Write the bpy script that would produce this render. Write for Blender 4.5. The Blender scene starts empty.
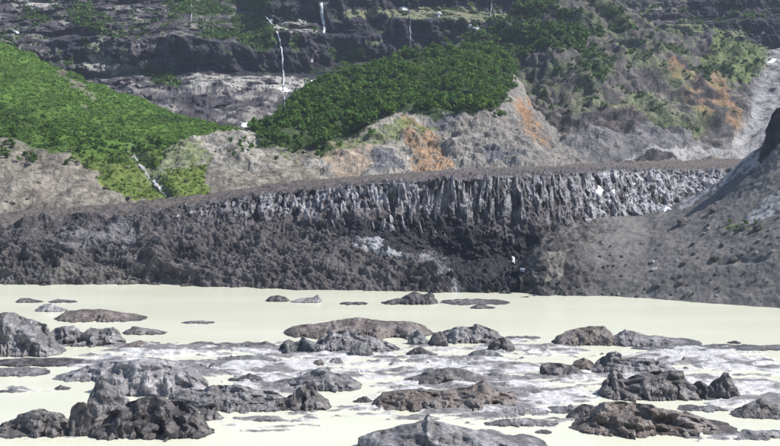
import bpy, math, random
import numpy as np
from mathutils import Vector

random.seed(7)
RNG = np.random.default_rng(7)
scene = bpy.context.scene
COL = scene.collection

# ------------------------------------------------------------------ camera
F_PX, CAM_H, HORIZON = 1400.0, 40.0, 120.0          # in the 780 x 446 frame of the photograph
TH = math.atan((223.0 - HORIZON) / F_PX)
cam_d = bpy.data.cameras.new("camera")
cam_d.sensor_width = 36.0
cam_d.lens = 36.0 * F_PX / 780.0
cam_d.clip_start, cam_d.clip_end = 1.0, 8000.0
cam = bpy.data.objects.new("camera", cam_d)
COL.objects.link(cam)
cam.location = (0, 0, CAM_H)
cam.rotation_euler = (math.pi / 2 - TH, 0, 0)
scene.camera = cam

# ------------------------------------------------------------------ sky, sun, exposure
SUN_EL, SUN_AZ = math.radians(49), math.radians(85)   # azimuth clockwise from the view direction (+Y)
world = bpy.data.worlds.new("World")
scene.world = world
world.use_nodes = True
wn, wl = world.node_tree.nodes, world.node_tree.links
sky = wn.new("ShaderNodeTexSky")
sky.sky_type = 'NISHITA'
sky.sun_disc = False
sky.sun_elevation, sky.sun_rotation = SUN_EL, SUN_AZ
sky.altitude = 900
bg = wn.get("Background") or wn.new("ShaderNodeBackground")
wl.new(sky.outputs[0], bg.inputs[0])
bg.inputs[1].default_value = 0.11
sun_d = bpy.data.lights.new("sun", 'SUN')
sun_d.energy, sun_d.angle, sun_d.color = 5.0, math.radians(0.5), (1.0, 0.96, 0.90)
sun = bpy.data.objects.new("sun", sun_d)
COL.objects.link(sun)
SUN_DIR = Vector((math.cos(SUN_EL) * math.sin(SUN_AZ), math.cos(SUN_EL) * math.cos(SUN_AZ), math.sin(SUN_EL)))
sun.rotation_euler = SUN_DIR.to_track_quat('Z', 'Y').to_euler()
sun.location = (200, 0, 300)
vs = scene.view_settings
vs.view_transform, vs.look, vs.gamma, vs.exposure = 'Standard', 'None', 1.0, 0.35
vs.use_curve_mapping = False

# ------------------------------------------------------------------ maths helpers
CT, ST = math.cos(TH), math.sin(TH)
def to_world(px, py, Y):
    u = (np.asarray(px, float) - 390.0) / F_PX
    v = (223.0 - np.asarray(py, float)) / F_PX
    s = np.asarray(Y, float) / (CT + ST * v)
    return u * s, np.asarray(Y, float) + 0 * s, CAM_H + (-ST + CT * v) * s
def depth_at(py, z=0.0):
    v = (223.0 - np.asarray(py, float)) / F_PX
    return (z - CAM_H) / (-ST + CT * v) * (CT + ST * v)
def row_of(Y, z):
    t = (np.asarray(z, float) - CAM_H) / np.asarray(Y, float)
    v = (t * CT + ST) / (CT - t * ST)
    return 223.0 - v * F_PX

def _hash(ix, iy, iz, seed):
    h = (ix * 374761393 + iy * 668265263 + iz * 2147483647 + seed * 144269504) & 0xFFFFFFFF
    h = ((h ^ (h >> 13)) * 1274126177) & 0xFFFFFFFF
    return (h ^ (h >> 16)) & 0xFFFFFFFF
_G = np.array([(1,1,0),(-1,1,0),(1,-1,0),(-1,-1,0),(1,0,1),(-1,0,1),(1,0,-1),(-1,0,-1),
               (0,1,1),(0,-1,1),(0,1,-1),(0,-1,-1),(1,1,0),(-1,1,0),(0,-1,1),(0,-1,-1)], np.float32)
def gn(x, y, z, seed=0):
    x, y, z = np.broadcast_arrays(np.asarray(x, float), np.asarray(y, float), np.asarray(z, float))
    fx, fy, fz = np.floor(x), np.floor(y), np.floor(z)
    ix, iy, iz = fx.astype(np.int64), fy.astype(np.int64), fz.astype(np.int64)
    x, y, z = (x - fx).astype(np.float32), (y - fy).astype(np.float32), (z - fz).astype(np.float32)
    u, v, w = (t * t * t * (t * (t * 6 - 15) + 10) for t in (x, y, z))
    out = 0
    for dx in (0, 1):
        wx = u if dx else 1 - u
        for dy in (0, 1):
            wy = v if dy else 1 - v
            for dz in (0, 1):
                g = _G[_hash(ix + dx, iy + dy, iz + dz, seed) & 15]
                out = out + wx * wy * (w if dz else 1 - w) * (g[..., 0] * (x - dx) + g[..., 1] * (y - dy) + g[..., 2] * (z - dz))
    return out
def fbm(x, y, z, s, octv=4, seed=0, gain=0.5):
    a, t, f, tot = 1.0, 0.0, 1.0 / s, 0.0
    for o in range(octv):
        t = t + a * gn(x * f + 7.3 * o, y * f + 3.1 * o, z * f + 5.7 * o, seed + o)
        tot += a; a *= gain; f *= 2.03
    return t / tot * 1.6
def ridged(x, y, z, s, octv=4, seed=0, gain=0.5):
    a, t, f, tot = 1.0, 0.0, 1.0 / s, 0.0
    for o in range(octv):
        t = t + a * (1 - np.abs(gn(x * f + 7.3 * o, y * f + 3.1 * o, z * f + 5.7 * o, seed + o)) * 2.2)
        tot += a; a *= gain; f *= 2.1
    return t / tot - 0.55
def sm(a, b, x):
    t = np.clip((x - a) / (b - a), 0, 1)
    return t * t * (3 - 2 * t)
def inpoly(X, Y, pts):
    r = np.zeros(X.shape, bool)
    n = len(pts)
    for i in range(n):
        x1, y1 = pts[i]; x2, y2 = pts[(i + 1) % n]
        if y1 == y2: continue
        c = ((y1 > Y) != (y2 > Y)) & (X < (x2 - x1) * (Y - y1) / (y2 - y1) + x1)
        r ^= c
    return r
def mixc(c, col, m):
    return c * (1 - m[..., None]) + np.asarray(col, float) * m[..., None]

def mesh_obj(name, verts, faces, mat, parent=None, col=None, smooth=False, link=True):
    """faces: (n,3) or (n,4) integer array."""
    me = bpy.data.meshes.new(name)
    verts = np.asarray(verts, np.float32).reshape(-1, 3)
    faces = np.asarray(faces, np.int32)
    k = faces.shape[1]
    me.vertices.add(len(verts)); me.vertices.foreach_set("co", verts.ravel())
    me.loops.add(faces.size); me.loops.foreach_set("vertex_index", faces.ravel())
    me.polygons.add(len(faces))
    me.polygons.foreach_set("loop_start", np.arange(0, faces.size, k, dtype=np.int32))
    me.polygons.foreach_set("loop_total", np.full(len(faces), k, np.int32))
    me.polygons.foreach_set("use_smooth", np.full(len(faces), bool(smooth)))
    me.update(calc_edges=True)
    if col is not None:
        a = me.color_attributes.new("Col", 'FLOAT_COLOR', 'POINT')
        c4 = np.ones((len(verts), 4), np.float32); c4[:, :3] = np.asarray(col).reshape(-1, 3)
        a.data.foreach_set("color", c4.ravel())
    if mat: me.materials.append(mat)
    o = bpy.data.objects.new(name, me)
    if link: COL.objects.link(o)
    if parent: o.parent = parent
    return o
def grid_faces(nr, nc):
    i = np.arange(nr * nc).reshape(nr, nc)
    return np.stack([i[:-1, :-1], i[:-1, 1:], i[1:, 1:], i[1:, :-1]], -1).reshape(-1, 4)
def tag(o, label=None, cat=None, group=None, kind=None):
    if label: o["label"] = label
    if cat: o["category"] = cat
    if group: o["group"] = group
    if kind: o["kind"] = kind
    return o

# ------------------------------------------------------------------ materials
def mat_attr(name, var=0.35, nscale=0.6, bump=0.5, bscale=1.2, bdist=0.25, rough=0.9, spec=0.15):
    m = bpy.data.materials.new(name); m.use_nodes = True
    nt = m.node_tree; N, L = nt.nodes, nt.links
    b = N["Principled BSDF"]
    b.inputs["Roughness"].default_value = rough
    b.inputs["Specular IOR Level"].default_value = spec
    at = N.new("ShaderNodeAttribute"); at.attribute_name = "Col"
    geo = N.new("ShaderNodeNewGeometry")
    n1 = N.new("ShaderNodeTexNoise"); n1.inputs["Scale"].default_value = nscale
    n1.inputs["Detail"].default_value = 6; n1.inputs["Roughness"].default_value = 0.65
    L.new(geo.outputs["Position"], n1.inputs["Vector"])
    mr = N.new("ShaderNodeMapRange")
    mr.inputs[1].default_value, mr.inputs[2].default_value = 0.3, 0.7
    mr.inputs[3].default_value, mr.inputs[4].default_value = 1 - var, 1 + var
    L.new(n1.outputs[0], mr.inputs[0])
    mx = N.new("ShaderNodeVectorMath"); mx.operation = 'SCALE'
    L.new(at.outputs["Color"], mx.inputs[0]); L.new(mr.outputs[0], mx.inputs["Scale"])
    L.new(mx.outputs[0], b.inputs["Base Color"])
    n2 = N.new("ShaderNodeTexNoise"); n2.inputs["Scale"].default_value = bscale
    n2.inputs["Detail"].default_value = 5; n2.inputs["Roughness"].default_value = 0.6
    L.new(geo.outputs["Position"], n2.inputs["Vector"])
    bp = N.new("ShaderNodeBump"); bp.inputs["Strength"].default_value = bump
    bp.inputs["Distance"].default_value = bdist
    L.new(n2.outputs[0], bp.inputs["Height"]); L.new(bp.outputs[0], b.inputs["Normal"])
    return m
M_ROCK = mat_attr("mountain_rock", 0.5, 0.4, 1.0, 0.8, 1.2)
M_SOIL = mat_attr("moraine_soil", 0.35, 1.2, 0.7, 2.5, 0.2)
M_ICE = mat_attr("dirty_ice", 0.40, 0.9, 0.8, 1.6, 0.3, 0.8, 0.25)
M_BERG = mat_attr("iceberg_ice", 0.60, 1.9, 0.9, 3.2, 0.14, 0.5, 0.4)
M_SLUSH = mat_attr("slush_ice", 0.25, 1.2, 0.6, 2.0, 0.12, 0.5, 0.3)
M_LEAF = mat_attr("leaves", 0.30, 0.25, 0.0, 1.0, 0.1, 0.7, 0.2)
def add_translucency(m, f):
    N, L = m.node_tree.nodes, m.node_tree.links
    b = N["Principled BSDF"]; src = b.inputs["Base Color"].links[0].from_socket
    tr = N.new("ShaderNodeBsdfTranslucent"); mx = N.new("ShaderNodeMixShader"); mx.inputs[0].default_value = f
    L.new(src, tr.inputs[0]); L.new(b.outputs[0], mx.inputs[1]); L.new(tr.outputs[0], mx.inputs[2])
    L.new(mx.outputs[0], N["Material Output"].inputs["Surface"])
add_translucency(M_LEAF, 0.4)
M_BARK = mat_attr("bark", 0.2, 3, 0.2, 5, 0.05)
M_SNOW = mat_attr("snow", 0.06, 1.0, 0.4, 2.0, 0.15, 0.6, 0.3)
M_FALL = mat_attr("falling_water", 0.15, 2.0, 0.3, 3.0, 0.1, 0.4, 0.4)

def water_mat():
    m = bpy.data.materials.new("silty_water"); m.use_nodes = True
    N, L = m.node_tree.nodes, m.node_tree.links
    b = N["Principled BSDF"]
    geo = N.new("ShaderNodeNewGeometry")
    mp = N.new("ShaderNodeMapping"); mp.inputs["Scale"].default_value = (0.25, 1.0, 1.0)
    L.new(geo.outputs["Position"], mp.inputs[0])
    n = N.new("ShaderNodeTexNoise"); n.inputs["Scale"].default_value = 0.06; n.inputs["Detail"].default_value = 5
    L.new(mp.outputs[0], n.inputs["Vector"])
    r = N.new("ShaderNodeValToRGB")
    r.color_ramp.elements[0].position, r.color_ramp.elements[1].position = 0.35, 0.7
    r.color_ramp.elements[0].color = (0.71, 0.71, 0.57, 1)
    r.color_ramp.elements[1].color = (0.78, 0.78, 0.64, 1)
    L.new(n.outputs[0], r.inputs[0]); L.new(r.outputs[0], b.inputs["Base Color"])
    b.inputs["Roughness"].default_value = 0.18
    b.inputs["Specular IOR Level"].default_value = 0.3
    n2 = N.new("ShaderNodeTexNoise"); n2.inputs["Scale"].default_value = 1.2; n2.inputs["Detail"].default_value = 3
    L.new(mp.outputs[0], n2.inputs["Vector"])
    bp = N.new("ShaderNodeBump"); bp.inputs["Strength"].default_value = 0.25; bp.inputs["Distance"].default_value = 0.05
    L.new(n2.outputs[0], bp.inputs["Height"]); L.new(bp.outputs[0], b.inputs["Normal"])
    return m
M_WATER = water_mat()

# ------------------------------------------------------------------ lofted terrain sheets
def curve(pts, PX):
    p = np.array(pts, float)
    return np.interp(PX, p[:, 0], p[:, 1]), np.interp(PX, p[:, 0], p[:, 2])
def smooth1(a, k):
    if k < 1: return a
    w = np.hanning(2 * k + 3)[1:-1]; w /= w.sum()
    return np.convolve(np.pad(a, k, mode='edge'), w, mode='valid')
def loft(px0, px1, nx, curves, rows, sk=6, rk=2, back=(30, 60, 30)):
    """curves bottom to top: lists of (px, row, depth in m); the last ones carry on behind the crest."""
    px = np.linspace(px0, px1, nx)
    cs = []
    for c in curves:
        py, Y = curve(c, px)
        cs.append((smooth1(py, sk), smooth1(Y, sk)))
    rows = list(rows)
    if back:
        dz, dy, n = back
        py, Y = cs[-1]
        z = to_world(px, py, Y)[2]
        cs.append((row_of(Y + dy, z - dz), Y + dy)); rows.append(n)
    PY, YY = [], []
    for i, n in enumerate(rows):
        t = np.linspace(0, 1, n, endpoint=(i == len(rows) - 1))[:, None]
        PY.append(cs[i][0] * (1 - t) + cs[i + 1][0] * t)
        YY.append(cs[i][1] * (1 - t) + cs[i + 1][1] * t)
    PY, YY = np.concatenate(PY), np.concatenate(YY)
    if rk:
        for A in (PY, YY):
            for j in range(0, A.shape[1]):
                A[:, j] = smooth1(A[:, j], rk)
    PX = np.broadcast_to(px, PY.shape).copy()
    P = np.stack(to_world(PX, PY, YY), -1)
    return PX, PY, P
def normals(P):
    du = np.gradient(P, axis=1); dv = np.gradient(P, axis=0)
    n = np.cross(du, dv)
    n /= np.linalg.norm(n, axis=-1, keepdims=True) + 1e-9
    n[n[..., 1] > 0.9] *= 1
    return n
def warp(PX, PY, P, a, s, seed):
    return PX + a * fbm(P[..., 0], P[..., 1], P[..., 2], s, 4, seed), PY + a * 0.7 * fbm(P[..., 0], P[..., 1], P[..., 2], s, 4, seed + 50)

PATCH = {}
def finish(name, PX, PY, P, C, mat, kind='structure', smooth=True, parent=None, label=None):
    o = mesh_obj(name, P, grid_faces(*PX.shape), mat, parent, C, smooth)
    if kind: o["kind"] = kind
    if label: o["label"] = label
    PATCH[name] = (PX, PY, P)
    return o

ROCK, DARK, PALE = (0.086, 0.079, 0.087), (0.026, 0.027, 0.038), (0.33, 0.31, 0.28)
VEG, VEGD, GRASS = (0.060, 0.115, 0.022), (0.035, 0.065, 0.018), (0.16, 0.20, 0.065)
ORANGE, TAN = (0.34, 0.205, 0.115), (0.28, 0.235, 0.18)

# lake and ground
lake = mesh_obj("lake", [(-700, -200, 0), (700, -200, 0), (700, 345, 0), (-700, 345, 0)], [(0, 1, 2, 3)], M_WATER)
tag(lake, kind='structure')
gcol = np.tile(np.array((0.16, 0.15, 0.14)), (4, 1))
ground = mesh_obj("ground", [(-2500, -1000, -3), (2500, -1000, -3), (2500, 3000, -3), (-2500, 3000, -3)], [(0, 1, 2, 3)], M_SOIL, col=gcol)
tag(ground, kind='structure')

# ---- far cliff wall
def build_cliff():
    base = [(-160, 150, 640), (200, 150, 640), (300, 150, 650), (900, 150, 700)]
    slope = [(-160, 100, 800), (0, 92, 800), (150, 92, 780), (200, 84, 780), (260, 84, 780), (300, 82, 785), (340, 74, 800), (500, 66, 820), (900, 66, 830)]
    foot = [(-160, 80, 850), (0, 72, 850), (100, 78, 842), (165, 74, 830), (200, 72, 826), (260, 71, 826), (300, 72, 830), (340, 62, 840), (500, 52, 860), (620, 50, 870), (900, 46, 870)]
    wtop = [(-160, 60, 880), (0, 44, 880), (90, 42, 862), (150, 44, 845), (172, 34, 832), (200, 38, 830), (240, 46, 832), (256, 46, 836), (268, 33, 842), (310, 31, 846), (325, 36, 846), (385, 36, 850), (395, 20, 852), (460, 18, 862), (520, 22, 872), (620, 28, 884), (700, 24, 884), (900, 10, 884)]
    bench = [(-160, 40, 920), (0, 30, 920), (90, 26, 900), (172, 26, 875), (240, 34, 878), (268, 22, 872), (315, 22, 872), (330, 30, 866), (385, 28, 866), (395, 10, 886), (460, 9, 890), (520, 14, 890), (620, 20, 905), (700, 18, 900), (900, 4, 900)]
    w2 = [(-160, 0, 1000), (0, -6, 1000), (172, -4, 985), (250, -2, 975), (268, 2, 884), (310, -4, 880), (520, -30, 905), (620, -10, 950), (700, -8, 920), (900, -40, 910)]
    top = [(-160, -110, 1180), (900, -120, 1120)]
    nx = 1300
    PX, PY, P = loft(-160, 900, nx, [base, slope, foot, wtop, bench, w2, top], [40, 26, 40, 20, 52, 60], 5, 2, (40, 160, 8))
    x, y, z = P[..., 0], P[..., 1], P[..., 2]
    n = normals(P)
    wallm = sm(0.35, 0.75, np.abs(n[..., 1]))
    big = ridged(x, y * 0.6, z * 0.6, 60, 4, 11)
    tw = z + 0.10 * x + 9 * fbm(x, y, z, 45, 3, 22)
    strata = fbm(x * 0.3, y * 0.3, tw, 9, 4, 21)
    vert = ridged(x + 0.35 * z, y * 0.4, z * 0.30, 15, 4, 31)
    blk = fbm(x, y, z, 12, 5, 41, 0.6)
    leftm = sm(180, 120, PX)
    step = np.abs(((z + 4 * fbm(x, y, z, 30, 3, 45)) / 9.0) % 1.0 - 0.5) * 2
    D = big * (6 + 9 * leftm) + strata * 3 + vert * (5.0 * wallm + 4.0) + blk * (5 + 3 * leftm) + 3.5 * (sm(.2, .8, step) - .5) * (0.4 + leftm)
    lowm = sm(74, 88, PY)
    D = D + lowm * 5 * ridged(x, y * .6, z, 22, 4, 46)
    P[..., 1] -= D
    P[..., 2] += 0.5 * blk + 0.8 * strata + lowm * 4 * fbm(x, y, z, 18, 4, 47)
    n = normals(P)
    up = np.abs(n[..., 2])
    # colour
    wx, wy = warp(PX, PY, P, 10, 18, 60)
    q = fbm(x, y, z, 9, 4, 70)
    lay = fbm(x * 0.25, y * 0.2, tw, 5, 4, 71)
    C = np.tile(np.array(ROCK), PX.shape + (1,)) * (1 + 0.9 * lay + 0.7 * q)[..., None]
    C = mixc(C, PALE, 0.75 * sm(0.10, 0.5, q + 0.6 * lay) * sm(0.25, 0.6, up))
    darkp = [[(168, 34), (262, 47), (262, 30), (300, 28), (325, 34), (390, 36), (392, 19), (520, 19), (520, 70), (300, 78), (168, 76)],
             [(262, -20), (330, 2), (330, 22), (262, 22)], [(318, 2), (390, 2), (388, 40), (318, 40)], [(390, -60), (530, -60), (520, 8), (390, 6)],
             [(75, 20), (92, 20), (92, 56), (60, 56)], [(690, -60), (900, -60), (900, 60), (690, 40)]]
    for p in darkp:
        C = mixc(C, DARK, 0.85 * inpoly(wx, wy, p).astype(float) * (0.75 + 0.25 * sm(-.3, .3, q)))  # dark basalt, with the shade on these walls painted into the colour too
    palep = [[(186, 78), (205, 70), (240, 76), (262, 76), (300, 80), (312, 82), (300, 92), (262, 88), (200, 88)], [(85, 55), (140, 58), (145, 76), (90, 72)], [(270, 22), (300, 21), (322, 34), (296, 31), (268, 30)],
             [(20, -5), (60, 0), (55, 12), (20, 10)]]
    for p in palep:
        C = mixc(C, (0.42, 0.40, 0.37), 0.85 * inpoly(wx, wy, p).astype(float) * sm(-.5, .15, q + lay))
    for p in [[(338, 10), (440, 6), (520, 14), (516, 21), (440, 19), (340, 18)], [(590, 28), (690, 22), (745, 30), (742, 36), (690, 30), (600, 36)], [(365, 40), (388, 38), (384, 45), (362, 44)]]:
        C = mixc(C, (0.22, 0.23, 0.14), 0.8 * inpoly(wx, wy, p).astype(float))
    veg = np.zeros(PX.shape)
    for p in [[(72, 4), (96, 4), (110, 34), (80, 26)], [(150, 60), (166, 66), (186, 86), (152, 82)], [(230, 16), (262, 14), (280, 28), (272, 62), (248, 46), (236, 40)],
              [(195, 22), (238, 30), (240, 42), (200, 36)], [(160, -4), (215, -4), (240, 14), (200, 18), (170, 10)], [(232, -6), (262, -6), (264, 10), (236, 8)],
              [(20, 2), (50, 14), (44, 22), (20, 18)], [(325, 42), (360, 52), (352, 66), (332, 60)], [(268, 34), (300, 36), (300, 42), (270, 42)]]:
        veg = np.maximum(veg, inpoly(wx, wy, p))
    veg = np.clip(veg * sm(-.35, .0, q) + 0.75 * sm(0.12, 0.5, q + 0.5 * big) * sm(0.35, 0.7, up) * sm(85, 60, PY), 0, 1)
    C = mixc(C, VEG, 0.8 * veg)
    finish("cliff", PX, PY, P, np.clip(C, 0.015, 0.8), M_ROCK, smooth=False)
    return veg
CLIFF_VEG = build_cliff()

# ---- green talus slope on the left with the pale bank under it
def build_left():
    c0 = [(-160, 236, 392), (0, 226, 394), (100, 220, 396), (180, 212, 400), (240, 205, 404), (320, 195, 410)]
    c1 = [(-160, 190, 425), (0, 178, 425), (60, 182, 425), (130, 186, 425), (165, 190, 420), (240, 180, 430), (320, 176, 440)]
    c2 = [(-160, 140, 450), (0, 142, 455), (50, 148, 455), (100, 150, 460), (150, 152, 470), (200, 146, 480), (240, 142, 490), (320, 150, 480)]
    c3 = [(-160, 80, 600), (0, 92, 590), (60, 106, 570), (120, 122, 545), (180, 132, 530), (240, 136, 510), (320, 150, 500)]
    c4 = [(-160, 4, 740), (-40, 26, 735), (0, 40, 720), (30, 50, 706), (60, 66, 690), (120, 92, 640), (180, 114, 600), (240, 131, 550), (262, 140, 530), (320, 160, 500)]
    PX, PY, P = loft(-160, 320, 640, [c0, c1, c2, c3, c4], [22, 60, 50, 75], 8, 5, (40, 70, 16))
    x, y, z = P[..., 0], P[..., 1], P[..., 2]
    n = normals(P); n *= np.sign(n[..., 2:3] + 1e-6)
    q = fbm(x, y, z, 14, 5, 81)
    gully = ridged(x, y * 0.25, z * 0.25, 12, 4, 83)
    bank = sm(128, 150, PY)
    D = q * 2.5 + gully * (1.0 - 0.3 * bank) + 0.35 * fbm(x, y, z, 3, 3, 85) * bank
    rav = np.exp(-((PX - (136 + (PY - 150) * 0.72)) / 7.0) ** 2) * sm(140, 155, PY)
    D -= rav * 3.0
    P += n * D[..., None]
    wx, wy = warp(PX, PY, P, 12, 16, 90)
    q2 = fbm(x, y, z, 6, 5, 91, 0.6)
    C = np.tile(np.array((0.235, 0.212, 0.178)), PX.shape + (1,)) * (1 + 0.75 * q2 + 0.3 * gully)[..., None]
    green = inpoly(wx, wy, [(-200, -40), (0, 36), (60, 62), (120, 88), (180, 110), (242, 128), (246, 134), (200, 140), (206, 205), (170, 200), (135, 200), (100, 172), (50, 152), (0, 140), (-200, 138)]).astype(float)
    green *= sm(-0.75, -0.45, q2)
    strip = inpoly(wx, wy, [(36, 44), (46, 46), (74, 76), (96, 98), (90, 102), (66, 82)])
    green *= 1 - 0.8 * strip
    gcol = np.array((0.072, 0.132, 0.024)) * (1 + 0.7 * fbm(x, y, z, 20, 3, 93))[..., None]
    C = C * (1 - green[..., None]) + gcol * green[..., None]
    low = green * sm(148, 165, PY)
    C = mixc(C, (0.17, 0.21, 0.06), 0.8 * low)
    sp = inpoly(wx, wy, [(0, 118), (40, 124), (100, 150), (70, 160), (0, 152)])
    C = mixc(C, VEGD, 0.5 * sp * sm(-.2, .2, q2))
    C = mixc(C, (0.16, 0.15, 0.14), 0.7 * rav)
    finish("left_slope", PX, PY, P, np.clip(C, 0.015, 0.7), M_ROCK)
    return green
LEFT_GREEN = build_left()

# ---- wooded ridge in the middle with eroded banks below
def build_ridge():
    c0 = [(140, 214, 420), (240, 202, 424), (300, 192, 428), (400, 184, 440), (500, 178, 452), (600, 184, 470), (640, 190, 470)]
    c1 = [(140, 184, 440), (180, 164, 445), (240, 162, 452), (300, 160, 462), (400, 158, 470), (470, 154, 485), (530, 158, 490), (560, 168, 495), (600, 180, 500), (640, 186, 500)]
    c2 = [(140, 160, 478), (180, 140, 478), (240, 133, 482), (290, 140, 490), (320, 146, 492), (345, 138, 500), (380, 120, 515), (440, 120, 520), (480, 114, 530), (500, 108, 545), (530, 125, 545), (560, 150, 545), (600, 172, 540), (640, 180, 540)]
    c3 = [(140, 158, 520), (240, 134, 500), (280, 126, 520), (300, 112, 540), (340, 96, 570), (400, 84, 590), (450, 80, 600), (490, 74, 620), (510, 84, 620), (530, 112, 600), (560, 146, 570), (600, 172, 560), (640, 182, 560)]
    c4 = [(140, 158, 540), (240, 136, 520), (275, 128, 540), (290, 114, 560), (304, 100, 590), (330, 82, 620), (350, 72, 640), (380, 64, 655), (400, 60, 665), (440, 54, 675), (475, 46, 690), (498, 48, 690), (514, 66, 670), (530, 104, 630), (560, 142, 590), (600, 170, 570), (640, 180, 560)]
    PX, PY, P = loft(140, 640, 680, [c0, c1, c2, c3, c4], [16, 50, 45, 40], 8, 4, (50, 90, 14))
    x, y, z = P[..., 0], P[..., 1], P[..., 2]
    n = normals(P); n *= np.sign(n[..., 2:3] + 1e-6)
    bank = sm(112, 135, PY + 0.12 * np.maximum(PX - 400, 0))
    flute = ridged(x, y * 0.4, z * 0.12, 5, 4, 101)
    q = fbm(x, y, z, 13, 5, 103)
    D = q * 2.5 + bank * (flute * 0.7 + ridged(x + z, y * .6, z * 0.5, 24, 4, 105, .42) * (1.5 + 5 * sm(360, 420, PX)) + 0.9 * fbm(x, y, z, 5, 4, 107, .55) * (1 + sm(360, 420, PX))) + (1 - bank) * 3 * fbm(x, y, z, 30, 2, 109)
    P += n * D[..., None]
    wx, wy = warp(PX, PY, P, 12, 14, 110)
    q2 = fbm(x, y, z, 6, 5, 111, 0.7)
    vst = fbm(x + 0.5 * z, y * .4, z * 0.15, 3, 4, 113)
    C = np.tile(np.array((0.29, 0.272, 0.240)), PX.shape + (1,)) * (1 + 0.6 * q2 + 0.6 * vst)[..., None]
    C = mixc(C, (0.20, 0.188, 0.180), 0.6 * sm(420, 480, PX))
    for p, a in [([(325, 146), (345, 140), (372, 146), (365, 172), (335, 176), (322, 160)], 0.45), ([(395, 122), (425, 122), (440, 140), (452, 158), (440, 170), (405, 168), (415, 145)], 0.85),
                 ([(512, 98), (528, 104), (545, 135), (550, 152), (535, 150), (515, 118)], 0.9)]:
        C = mixc(C, ORANGE, a * inpoly(wx, wy, p) * sm(-.7, .25, q2 + 1.0 * vst))
    for p in [[(372, 152), (392, 148), (400, 160), (396, 172), (376, 172)], [(425, 112), (460, 118), (455, 132), (430, 126)], [(488, 150), (520, 156), (525, 164), (492, 164)]]:
        C = mixc(C, (0.13, 0.13, 0.15), 0.8 * inpoly(wx, wy, p))
    grass = inpoly(wx, wy, [(140, 145), (205, 138), (208, 196), (140, 205)]) | inpoly(wx, wy, [(270, 138), (345, 140), (390, 122), (440, 124), (385, 138), (350, 152), (285, 160)])
    C = mixc(C, GRASS, 0.75 * grass * sm(-.5, .1, q2))
    wood = inpoly(wx, wy, [(262, 146), (300, 150), (322, 152), (345, 138), (380, 118), (440, 118), (482, 116), (502, 108), (512, 90), (512, 60), (510, 0), (280, 20), (250, 132)]).astype(float)
    C = mixc(C, VEGD, 0.9 * wood)
    finish("wooded_ridge", PX, PY, P, np.clip(C, 0.015, 0.7), M_ROCK, smooth=False)
    return wood
RIDGE_WOOD = build_ridge()

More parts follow.
